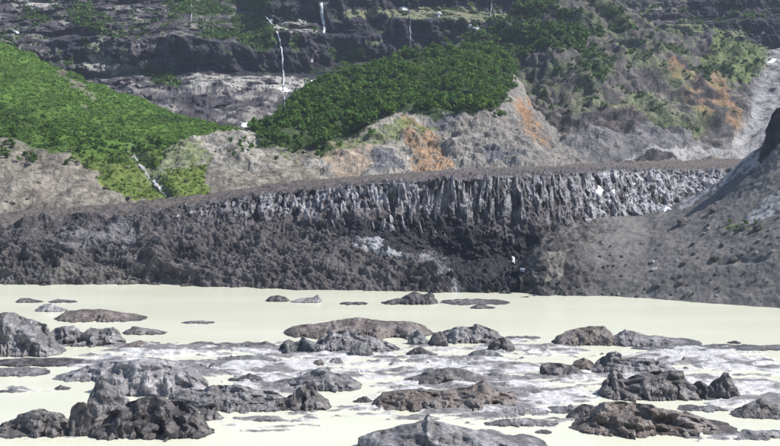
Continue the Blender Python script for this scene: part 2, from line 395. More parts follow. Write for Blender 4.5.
# ---- right-hand mountainside
def build_right():
    c0 = [(440, 178, 520), (560, 174, 540), (620, 170, 560), (700, 168, 580), (760, 166, 590), (920, 160, 600)]
    c1 = [(440, 150, 580), (520, 148, 570), (560, 146, 575), (600, 142, 585), (650, 140, 600), (690, 146, 610), (720, 148, 640), (745, 140, 680), (780, 120, 700), (920, 100, 700)]
    c2 = [(440, 100, 690), (520, 104, 640), (560, 100, 640), (620, 96, 660), (660, 100, 665), (700, 108, 670), (730, 112, 690), (760, 100, 740), (920, 70, 760)]
    c3 = [(440, 60, 760), (520, 50, 740), (560, 40, 740), (620, 44, 750), (660, 60, 740), (700, 74, 740), (740, 72, 760), (765, 72, 790), (920, 40, 800)]
    c4 = [(440, 44, 800), (500, 22, 800), (530, -4, 810), (560, -22, 815), (600, -20, 815), (640, 14, 800), (680, 38, 800), (715, 40, 810), (745, 42, 815), (770, 50, 830), (920, 10, 840)]
    PX, PY, P = loft(440, 920, 640, [c0, c1, c2, c3, c4], [22, 50, 60, 60], 8, 4, (50, 80, 14))
    x, y, z = P[..., 0], P[..., 1], P[..., 2]
    n = normals(P); n *= np.sign(n[..., 2:3] + 1e-6)
    a = 0.55                                            # ribs run down to the right
    s, t = x * math.cos(a) - z * math.sin(a), x * math.sin(a) + z * math.cos(a)
    rib = ridged(s * 0.22, y * 0.22, t, 26, 4, 121, 0.5)
    blk = fbm(x, y * 0.7, z, 22, 5, 123, 0.5)
    fine = fbm(x, y, z, 5, 3, 125)
    eg = 768 - (PY - 60) * 0.38
    gl = sm(-12, 8, PX - eg) * sm(40, 50, PY)
    soft = 1 - 0.75 * gl
    crag_ = ridged(x + 0.4 * z, y * .6, z * 0.6, 14, 3, 127, .45)
    D = (rib * 13.0 + blk * 5.5 + fine * 1.5 + crag_ * 2.5 * sm(125, 110, PY)) * soft
    P += n * D[..., None]
    up = np.abs(normals(P)[..., 2])
    wx, wy = warp(PX, PY, P, 12, 16, 130)
    q2 = fbm(x, y, z, 7, 5, 131, 0.6)
    lay = fbm(s * 0.25, y * 0.3, t, 5, 4, 133)
    C = np.tile(np.array((0.108, 0.099, 0.101)), PX.shape + (1,)) * (1 + 0.9 * q2 + 0.7 * lay)[..., None]
    C = mixc(C, TAN, 0.5 * sm(.1, .5, lay + q2) * sm(.35, .7, up))
    for p, k in [([(664, 60), (682, 62), (690, 84), (712, 88), (740, 112), (742, 132), (720, 122), (696, 104), (676, 84)], 0.85), ([(712, 76), (735, 74), (742, 90), (725, 96), (705, 86)], 0.6),
                 ([(508, 96), (528, 104), (548, 138), (550, 152), (530, 150), (512, 118)], 0.8), ([(590, 100), (625, 110), (640, 128), (610, 124)], 0.35)]:
        C = mixc(C, ORANGE, 0.95 * k * inpoly(wx, wy, p) * sm(-.6, .3, 0.7 * q2 + 2.0 * lay))
    grass = inpoly(wx, wy, [(712, 40), (760, 38), (772, 62), (760, 78), (735, 76), (712, 66), (706, 56)]).astype(float)
    grass = np.maximum(grass, 0.65 * inpoly(wx, wy, [(622, 88), (650, 96), (690, 108), (720, 124), (690, 126), (650, 118), (625, 104)]))
    grass = np.maximum(grass, 0.5 * inpoly(wx, wy, [(570, 14), (640, 34), (690, 54), (700, 66), (640, 48), (580, 26)]))
    gen = 0.55 * sm(-.05, .35, fbm(x, y, z, 20, 4, 135) + 0.4 * lay) * sm(130, 110, PY) * (1 - gl)
    grass = np.maximum(grass, gen)
    C = mixc(C, (0.15, 0.19, 0.075), 0.85 * grass * sm(-.6, 0, q2))
    shr = np.zeros(PX.shape)
    for p in [[(470, 46), (500, 34), (548, 26), (580, 22), (588, 46), (570, 54), (540, 52), (500, 60)], [(600, 12), (625, 20), (640, 30), (618, 28)], [(655, 36), (684, 52), (690, 60), (660, 48)], [(688, 66), (706, 74), (712, 88), (696, 80)],
              [(560, 46), (600, 56), (612, 72), (580, 66)], [(500, -10), (560, -10), (545, 12), (505, 18)], [(580, 66), (604, 74), (600, 88), (582, 82)], [(500, 60), (525, 52), (520, 75), (502, 80)]]:
        shr = np.maximum(shr, inpoly(wx, wy, p))
    shr = np.clip(shr * sm(-.5, -.1, q2) + 0.6 * sm(.1, .4, q2 + 0.6 * lay) * sm(115, 80, PY) * sm(680, 620, PX), 0, 1)
    C = mixc(C, VEGD, 0.8 * shr)
    greyb = inpoly(wx, wy, [(560, 135), (640, 128), (700, 126), (725, 138), (745, 150), (700, 160), (560, 164)])
    C = mixc(C, (0.20, 0.20, 0.205), 0.7 * greyb)
    C = mixc(C, (0.36, 0.36, 0.37), 0.8 * gl * sm(-.6, .1, q2))
    wash = inpoly(wx, wy, [(690, 152), (735, 140), (752, 132), (760, 142), (745, 158), (690, 162), (600, 162)])
    C = mixc(C, (0.40, 0.39, 0.38), 0.8 * wash)
    finish("right_mountainside", PX, PY, P, np.clip(C, 0.015, 0.7), M_ROCK)
    return np.maximum(shr, 0), grass
RIGHT_SHRUB, RIGHT_GRASS = build_right()

# ---- moraine on the right shore
def shore(pts, z=-1.2):
    return [(a, b, float(depth_at(b, z))) for a, b in pts]
def build_moraine():
    c0 = shore([(520, 303), (600, 302), (650, 305), (700, 309), (780, 315), (960, 328), (1250, 350)])
    c1 = [(520, 292, 322), (560, 280, 322), (600, 278, 322), (650, 274, 320), (700, 266, 316), (780, 258, 308), (960, 240, 290), (1250, 205, 262)]
    c2 = [(520, 282, 324), (540, 262, 326), (560, 247, 332), (600, 243, 342), (650, 240, 342), (700, 228, 338), (740, 214, 334), (780, 200, 330), (960, 150, 310), (1250, 80, 280)]
    c3 = [(520, 268, 334), (538, 240, 338), (556, 226, 352), (600, 217, 372), (640, 214, 376), (665, 208, 376), (690, 196, 374), (712, 184, 372), (728, 172, 370), (742, 158, 368), (760, 144, 364), (780, 130, 360), (850, 90, 350), (960, 40, 335), (1250, -60, 305)]
    PX, PY, P = loft(520, 1250, 960, [c0, c1, c2, c3], [45, 55, 60], 7, 5, (16, 34, 16))
    x, y, z = P[..., 0], P[..., 1], P[..., 2]
    n = normals(P); n *= np.sign(n[..., 2:3] + 1e-6)
    q = fbm(x, y, z, 14, 5, 141)
    f = fbm(x, y, z, 2.2, 4, 143, 0.6)
    a = 0.6
    s, t = x * math.cos(a) + z * math.sin(a), -x * math.sin(a) + z * math.cos(a)
    gul = ridged(s * 0.22, y * 0.25, t, 6, 4, 145)
    rub = sm(622, 575, PX + 30 * q)
    D = q * 0.45 + f * 0.35 + gul * 0.7 + rub * (ridged(x, y, z, 7, 4, 147, .55) * 2.6)
    fold = np.exp(-((PY - (262 - (PX - 700) * 0.12 + 8 * np.abs(PX - 735) / 60)) / 3.0) ** 2) * sm(700, 715, PX) * sm(775, 755, PX)
    D -= fold * 1.0
    P += n * D[..., None]
    wx, wy = warp(PX, PY, P, 10, 10, 150)
    q2 = fbm(x, y, z, 5, 5, 151, 0.6)
    C = np.tile(np.array((0.148, 0.142, 0.138)), PX.shape + (1,)) * (1 + 0.28 * q2 + 0.25 * f + 0.2 * gul)[..., None]
    pale = inpoly(wx, wy, [(552, 224), (600, 218), (650, 214), (640, 236), (600, 246), (560, 250)])
    C = mixc(C, (0.19, 0.182, 0.17), 0.6 * pale)
    ice = inpoly(wx, wy, [(664, 208), (690, 192), (715, 178), (742, 148), (764, 142), (765, 160), (740, 172), (715, 188), (690, 202)]) | inpoly(wx, wy, [(742, 220), (790, 180), (900, 140), (900, 170), (790, 205), (760, 222)])
    C = mixc(C, (0.36, 0.36, 0.375), 0.8 * ice * sm(-.5, .1, q2 + f))
    C = mixc(C, (0.25, 0.235, 0.21), 0.5 * inpoly(wx, wy, [(735, 200), (790, 150), (900, 90), (900, 130), (790, 178), (750, 205)]))
    C = mixc(C, (0.13, 0.15, 0.06), 0.6 * inpoly(wx, wy, [(722, 220), (760, 226), (766, 232), (738, 232), (720, 228)]) * sm(-.2, .2, q2))
    C = mixc(C, (0.052, 0.049, 0.051), 0.92 * rub * sm(-.5, .05, q2 + 0.5 * f))
    tan = inpoly(wx, wy, [(548, 252), (575, 245), (560, 275), (545, 285)])
    C = mixc(C, (0.24, 0.225, 0.20), 0.6 * tan)
    finish("moraine", PX, PY, P, np.clip(C, 0.02, 0.6), M_SOIL)
build_moraine()

# ------------------------------------------------------------------ the glacier
glacier = bpy.data.objects.new("glacier", None)
COL.objects.link(glacier)
glacier.location = (0, 330, 0)
tag(glacier, "dirty dark glacier front ending in the lake with a band of jagged pale seracs", "glacier")

GW_TOP = [(-160, 236, 372), (0, 224, 374), (100, 216, 374), (180, 206, 372), (250, 196, 368), (300, 190, 366), (350, 185, 364), (400, 181, 362), (450, 178, 366), (500, 176, 374), (540, 173, 384), (570, 171, 398), (620, 170, 430), (700, 169, 462), (800, 168, 480)]
GW_FOOT = [(-160, 246, 352), (0, 242, 352), (150, 236, 352), (250, 243, 350), (310, 240, 350), (360, 236, 350), (400, 246, 354), (430, 256, 362), (470, 262, 366), (520, 264, 370), (545, 246, 372), (575, 226, 386), (620, 219, 410), (700, 210, 430), (800, 200, 440)]
def glacier_body():
    c0 = shore([(-160, 292), (0, 292), (150, 292), (250, 295), (300, 297), (400, 299), (500, 300), (560, 301), (640, 301), (800, 301)], -1.5)
    c1 = [(-160, 266, 344), (0, 266, 344), (150, 262, 343), (250, 264, 339), (330, 250, 338), (372, 243, 341), (410, 258, 334), (440, 272, 328), (480, 284, 326), (530, 286, 326), (556, 262, 345), (600, 240, 375), (700, 230, 400), (800, 220, 410)]
    c4 = [(-160, 222, 402), (0, 213, 404), (100, 205, 404), (180, 198, 402), (250, 188, 400), (300, 181, 400), (350, 177, 402), (400, 174, 408), (450, 170, 430), (500, 168, 450), (560, 165, 490), (620, 162, 520), (700, 160, 545), (800, 157, 560)]
    PX, PY, P = loft(-160, 800, 1150, [c0, c1, GW_FOOT, GW_TOP, c4], [50, 76, 80, 26], 6, 2, (2.5, 60, 10))
    x, y, z = P[..., 0], P[..., 1], P[..., 2]
    n = normals(P); n *= np.sign(n[..., 2:3] + 1e-6)
    ft, _ = curve(GW_TOP, PX[0]); ff, _ = curve(GW_FOOT, PX[0])
    frac = (PY - ft) / (ff - ft)                          # 0 at the top edge of the wall, 1 at its foot
    wall = sm(-0.06, 0.1, frac) * sm(1.35, 0.9, frac)
    mid = sm(120, 260, PX) * (1 - 0.8 * sm(0.3, 0.75, frac) * sm(560, 535, PX))
    slant = x - 0.25 * z * sm(420, 250, PX)
    slant = slant + 1.2 * fbm(x, y, z, 7, 3, 160)
    flute = ridged(slant, y * 0.35, z * 0.16, 3.1, 3, 161)
    flute2 = ridged(slant, y * 0.5, z * 0.28, 1.3, 3, 163)
    lump = fbm(x, y, z, 9, 5, 165, 0.55) + 1.6 * sm(300, 150, PX) * ridged(x * .35 + 0.9 * z, y * .3, z - 0.2 * x, 9, 3, 166, .45)
    rub = ridged(x, y, z, 4.5, 4, 167, 0.6)
    fine = fbm(x, y, z, 1.6, 3, 169)
    bay = fbm(x, 0 * y, 0.15 * z, 26, 3, 162)
    out = wall * mid * (flute * 2.6 * (1 + 0.8 * bay) + flute2 * 1.0 + bay * 5.0)
    P[..., 1] -= out
    P[..., 2] += wall * mid * flute * 0.9
    tops = sm(0.05, -0.1, frac)
    lowleft = sm(260, 120, PX)
    P += n * ((lump * (1.6 + 0.6 * lowleft) + rub * (1.2 - 0.35 * lowleft) + fine * 0.6) * (1 - 0.6 * tops) * (1 - 0.35 * wall * mid) * (1 + 0.1 * sm(262, 280, PY) * lowleft))[..., None]
    floor = sm(0.85, 1.1, frac) * sm(400, 430, PX) * sm(580, 550, PX)
    P[..., 2] += 0.5 * tops * fbm(x, y, z, 5, 3, 171) + floor * (2.2 * ridged(x, y, z, 5, 4, 173, .55) + 1.0)
    # colour
    q = fbm(x, y, z, 5, 5, 181, 0.6)
    C = np.tile(np.array((0.084, 0.076, 0.077)), PX.shape + (1,)) * (1 + 0.8 * q + 0.6 * rub)[..., None]
    dg = ridged(x * .35 + 0.9 * z, y * .3, z - 0.2 * x, 5, 4, 168, .5)
    C = C * (1 + 0.55 * sm(330, 180, PX) * np.clip(dg, -.5, .6))[..., None]
    C = mixc(C, (0.125, 0.105, 0.090), 0.7 * sm(.02, -.12, frac))
    icy = sm(160, 300, PX) * sm(-0.02, 0.05, frac) * sm(0.70, 0.25, frac)
    icy = np.maximum(icy, sm(560, 600, PX) * sm(0.0, 0.08, frac) * sm(1.2, .9, frac))
    C = mixc(C, (0.35, 0.345, 0.37), 0.88 * icy * sm(-.7, .1, bay + 0.5 * q) * sm(-.3, .3, flute + 0.8 * flute2 + 0.5 * q))
    C = mixc(C, (0.42, 0.42, 0.435), 0.75 * sm(545, 610, PX) * sm(0.0, 0.08, frac) * sm(1.0, .75, frac) * sm(-.35, .25, flute + 0.6 * flute2 + 0.6 * q))
    wx, wy = warp(PX, PY, P, 8, 8, 190)
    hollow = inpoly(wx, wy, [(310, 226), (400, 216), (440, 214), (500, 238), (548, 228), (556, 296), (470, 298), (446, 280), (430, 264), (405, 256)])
    C = mixc(C, (0.026, 0.026, 0.032), 0.92 * hollow)  # shade of the recess painted into the colour, over wet dark ice and rubble
    for p, c, k in [([(356, 240), (380, 238), (384, 246), (400, 251), (398, 258), (380, 252), (358, 248)], (0.42, 0.42, 0.44), 0.85), ([(410, 258), (430, 258), (452, 272), (450, 282), (430, 268)], (0.30, 0.30, 0.31), 0.7),
                    ([(448, 282), (456, 286), (462, 300), (450, 300)], (0.42, 0.42, 0.43), 0.7), ([(60, 225), (130, 220), (135, 240), (60, 246)], (0.20, 0.20, 0.21), 0.55),
                    ([(40, 264), (160, 262), (190, 292), (60, 292)], (0.17, 0.155, 0.14), 0.55), ([(-40, 266), (60, 270), (60, 292), (-40, 292)], (0.15, 0.145, 0.135), 0.55)]:
        C = mixc(C, c, k * inpoly(wx, wy, p) * sm(-.4, .2, q))
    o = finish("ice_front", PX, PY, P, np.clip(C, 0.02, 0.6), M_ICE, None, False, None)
    o.parent = glacier
    o.matrix_parent_inverse.identity()
    o.location = (0, -330, 0)
    return PX, PY, P, frac
GPX, GPY, GP, GFR = glacier_body()

def serac_mesh(k):
    rs = np.random.default_rng(900 + k)
    nl, ns = 11, 12
    t = np.linspace(0, 1, nl)[:, None]
    a = np.linspace(0, 2 * math.pi, ns, endpoint=False)[None, :]
    prof = np.clip(1.0 - 0.32 * t - 0.45 * t ** 5, 0.06, 1)
    r = prof * (1 + 0.22 * np.cos(2 * a + rs.uniform(0, 6)) + 0.16 * np.cos(3 * a + rs.uniform(0, 6)))
    X = 0.5 * r * np.cos(a) + rs.uniform(-.25, .25) * t
    Yv = 0.5 * r * np.sin(a) * 1.7 + rs.uniform(0.0, .4) * t
    Z = t + 0 * a
    Z = Z - t * (X * rs.choice([-1, 1]) * rs.uniform(.35, .9) + 0.3 * Yv)
    nz = ridged(X * 1.3, Yv * 0.8, Z * 0.35, 0.35, 3, 300 + k)
    X = X * (1 + 0.8 * nz); Yv = Yv * (1 + 0.7 * nz)
    V = np.stack([X, Yv, Z], -1).reshape(-1, 3)
    i = np.arange(nl * ns).reshape(nl, ns)
    j = np.roll(i, -1, axis=1)
    Fq = np.stack([i[:-1], j[:-1], j[1:], i[1:]], -1).reshape(-1, 4)
    cap = i[-1]
    Fc = np.stack([np.full(ns // 2 - 1, cap[0]), cap[1:-2:2], cap[2:-1:2], cap[3::2]], -1)
    q = fbm(V[:, 0] * 3, V[:, 1] * 3, V[:, 2] * 1.2, 0.8, 4, 310 + k)
    C = np.array((0.32, 0.315, 0.33)) * (1 + 0.7 * q)[:, None]
    C = mixc(C, (0.11, 0.10, 0.095), 0.7 * sm(.1, .6, q + 0.2 * (V[:, 2] - 0.75)))
    C = mixc(C, (0.10, 0.097, 0.10), 0.8 * sm(0.55, 0.1, V[:, 2] + 0.2 * q))
    o = mesh_obj("serac", V, np.concatenate([Fq, Fc]), M_ICE, None, np.clip(C, .03, .6), False, link=False)
    return o.data
SERACS = [serac_mesh(k) for k in range(10)]
def place_seracs(n):
    w = np.where((GFR > 0.05) & (GFR < 0.75) & (GPX > 175) & (GPX < 735), 1.0, 0.0)
    w *= np.where(GPX < 300, 0.7 * sm(0.7, .2, GFR), 1.0) * (1 - 0.97 * sm(0.2, 0.5, GFR) * sm(570, 530, GPX)) * (1 - 0.9 * sm(0.22, 0.34, GFR) * sm(420, 440, GPX) * sm(575, 555, GPX)) * sm(150, 280, GPX)
    w *= np.where(GPX > 560, 1.5, 1.0)
    w = (w / w.sum()).ravel()
    cand = RNG.choice(w.size, 9000, p=w, replace=False)
    picked, cnt = [], 0
    P = GP.reshape(-1, 3); pxs, pys = GPX.ravel(), GPY.ravel(); fr = GFR.ravel()
    for c in cand:
        a = np.array((pxs[c], pys[c] * 1.0))
        if any(abs(a[0] - b[0]) < 6.5 and abs(a[1] - b[1]) < 6.5 for b in picked): continue
        picked.append(a)
        p = P[c]
        right = pxs[c] > 555
        h = RNG.uniform(2.0, 5.8) * (1.0 - 0.35 * fr[c]) * (0.85 if right else 1.15)
        if pxs[c] < 330: h *= 0.45 + 0.55 * max(0, (pxs[c] - 230) / 100)
        wd = (0.5 if pxs[c] < 330 else 0) + h * RNG.uniform(0.17, 0.36) * (1.2 if right else 1.0)
        o = bpy.data.objects.new("serac", SERACS[RNG.integers(len(SERACS))])
        COL.objects.link(o); o.parent = glacier
        o.location = (p[0], p[1] - 330 + 0.3 * wd, p[2] - ((0.78 if pxs[c] > 340 else 0.88) - 0.2 * min(1, fr[c] / 0.25)) * h)
        o.scale = (wd, wd * RNG.uniform(.9, 1.5), h)
        lean = -0.22 if pxs[c] < 380 else 0.0
        o.rotation_euler = (RNG.normal(0.05, .08), lean + RNG.normal(0, .10), RNG.uniform(-.7, .7))
        cnt += 1
        if cnt >= n: break
    print("seracs", cnt)
place_seracs(298)

# ------------------------------------------------------------------ floating ice
BERG_TINT = {'B': ((0.115, 0.092, 0.080), (0.22, 0.19, 0.175)), 'G': ((0.125, 0.117, 0.118), (0.27, 0.26, 0.265)), 'D': ((0.050, 0.044, 0.046), (0.14, 0.125, 0.125)),
             'L': ((0.19, 0.18, 0.187), (0.36, 0.345, 0.355)), 'T': ((0.075, 0.080, 0.082), (0.17, 0.17, 0.17)), 'M': ((0.085, 0.075, 0.073), (0.20, 0.185, 0.18))}
def facets(A, nr, nc, seed):
    """the field A sampled at a few points and joined by flat pieces: broken planes instead of folds."""
    rsf = np.random.default_rng(seed)
    h, w = A.shape
    ri = np.unique(np.clip(np.linspace(0, h - 1, nr) + rsf.uniform(-.35, .35, nr) * h / nr, 0, h - 1).astype(int))
    out = np.zeros((len(ri), w))
    for k, r in enumerate(ri):
        ci = np.unique(np.clip(np.linspace(0, w - 1, nc) + rsf.uniform(-.45, .45, nc) * w / nc, 0, w - 1).astype(int))
        out[k] = np.interp(np.arange(w), ci, A[r, ci])
    res = np.empty_like(A)
    rows = np.arange(h)
    for c in range(w):
        res[:, c] = np.interp(rows, ri, out[:, c])
    return res
def X0_(px, Yc):
    return (px - 390) / F_PX * Yc
def make_berg(name, base, prof, tint, seed, rough=1.0, dmul=1.0, crest=0.42):
    """prof: (px, row) points of the crest line; base: row where the near side meets the water."""
    p = np.array(prof, float)
    x0, x1 = p[0, 0], p[-1, 0]
    Y0 = float(depth_at(base))
    mpp = Y0 / F_PX
    Wm = (x1 - x0) * mpp
    hpx = base - p[:, 1].min()
    k = F_PX * CAM_H / Y0 ** 2                              # rows per metre of depth on the water
    D = min(0.62 * Wm + 0.5, 0.42 * hpx / k / crest) * dmul
    D = max(D, 0.6)
    nu = int(np.clip((x1 - x0) * 1.5, 22, 230)); nv = int(np.clip(nu * 0.42, 18, 76))
    u = np.linspace(0, 1, nu)
    v = np.linspace(0, 1, nv)[:, None]
    px = x0 + (x1 - x0) * u
    py = smooth1(np.interp(px, p[:, 0], p[:, 1]), 1)
    Yc = Y0 + crest * D
    zc = np.maximum(to_world(px, py, Yc)[2], 0.10)
    zc = zc * (1 + (0.5 if zc.max() < 0.8 else 0.05) * fbm(px * mpp, 0 * px, 0 * px + seed * 1.3, max(0.8, hpx * mpp * .5), 3, seed + 6, .6))
    un = np.abs(2 * u - 1)
    e = np.clip(1 - un ** 5.0, 0.02, 1) ** 0.6
    lowf = 1.0 if zc.max() > 0.8 else 1.7
    sc1 = max(1.2, Wm / 9)
    wf = 1 + 0.55 * lowf * fbm(px * mpp, 0 * px + seed * 3.7, 0 * px, sc1, 4, seed, .6)
    wb = 1 + 0.55 * lowf * fbm(px * mpp, 0 * px + seed * 5.1, 0 * px, sc1 * 2, 4, seed + 2, .6)
    gpow = np.clip(0.62 + 0.40 * fbm(px * mpp, 0 * px, 0 * px + seed * 9.1, max(sc1, 3.0), 2, seed + 1), 0.4, 1.0)
    fr = 0.6                                                # share of the rows on the near face
    gl = np.where(v < fr, v / fr, 1 - (v - fr) / (1 - fr))
    g = np.where(v < fr, gl ** 0.85, np.clip(gl, 0, 1) ** 0.8) * np.ones_like(u)
    th = np.where(v < fr, crest * np.clip(g, 1e-4, 1) ** (1 / gpow), crest + (1 - crest) * np.clip((v - fr) / (1 - fr), 0, 1))
    wf = 1 + (wf - 1) * np.clip(1 - 1.1 * g, 0, 1)
    Y = Yc + (th - crest) * D * e * np.where(v < fr, wf, wb)
    Y = Y + 0.10 * min(6.0, hpx * mpp) * fbm(X0_(px, Yc) + 0 * v, 0 * g, zc * g, max(1.2, 0.35 * hpx * mpp), 3, seed + 44)
    X = (px - 390) / F_PX * (Yc / CT) * np.ones_like(v)
    X = X + 0.5 * min(1.0, Wm / 12) * fbm(X, Y, zc * g, sc1, 3, seed + 14)
    Z = zc * g
    H = float(zc.max())
    am = min(0.26 * H, 0.85) * rough
    sx = max(0.9, 0.55 * H)
    wz = 0.6 * sx * fbm(X, Y, Z, sx * 1.6, 2, seed + 30)
    r1 = ridged(X * 0.75 + wz + 0.3 * Z, Y * 0.8 + wz, Z * 1.0, sx * 2.4, 3, seed + 3, 0.5)
    r2 = fbm(X, Y, Z * 1.2, sx * 0.7, 3, seed + 5, 0.5)
    blk = np.abs(fbm(X + 0.6 * Z, Y, Z - 0.4 * X, sx * 1.6, 2, seed + 8))
    inner = sm(0, 0.12, g) * np.minimum(1, Z / (0.35 * H + 0.05))
    rough_d = 1.1 * r1 + 0.8 * r2 - 0.9 * blk
    facet = facets(rough_d, max(4, int(nv / 4.5)), max(5, int(nu / 7)), seed)
    r1, r2, blk = facet, fbm(X, Y, Z, 0.9, 3, seed + 41) * 0.30 + 0.35 * (rough_d - facet), 0.0
    Z = Z + inner * am * (0.42 * r1 + 0.30 * r2)
    front = sm(0, .08, v) * sm(.9, .55, v)
    Y = Y - front * am * (1.5 * r1 + 0.8 * r2) * sm(0, .3, Z)
    X = X + front * am * 0.5 * fbm(X, Y, Z, sx, 3, seed + 12)
    edge = (v <= 0) | (v >= 1) | (u[None, :] <= 0) | (u[None, :] >= 1)
    Z = np.where(edge, -0.5, Z)
    cx, cy = float(X.mean()), float(Y0 + 0.5 * D)
    V = np.stack([X, Y, Z], -1)
    lo, hi = (np.array(c) for c in BERG_TINT[tint])
    q = fbm(X, Y, Z, max(1.5, H * 0.8), 5, seed + 20, 0.6)
    st = fbm(X + 0.5 * Z, Y * 0.5, Z * 2.0, 1.6, 4, seed + 25)
    m = sm(-.45, .5, q + 0.55 * st + 0.25 * r1)
    C = lo * (1 - m[..., None]) + hi * m[..., None]
    C = C * (1 - 0.45 * sm(0.35, 0.05, Z))[..., None]      # wet band at the waterline
    V[..., 0] -= cx; V[..., 1] -= cy
    o = mesh_obj(name, V, grid_faces(nv, nu), M_BERG, None, np.clip(C, 0.02, 0.7), False)
    o.location = (cx, cy, 0)
    return o
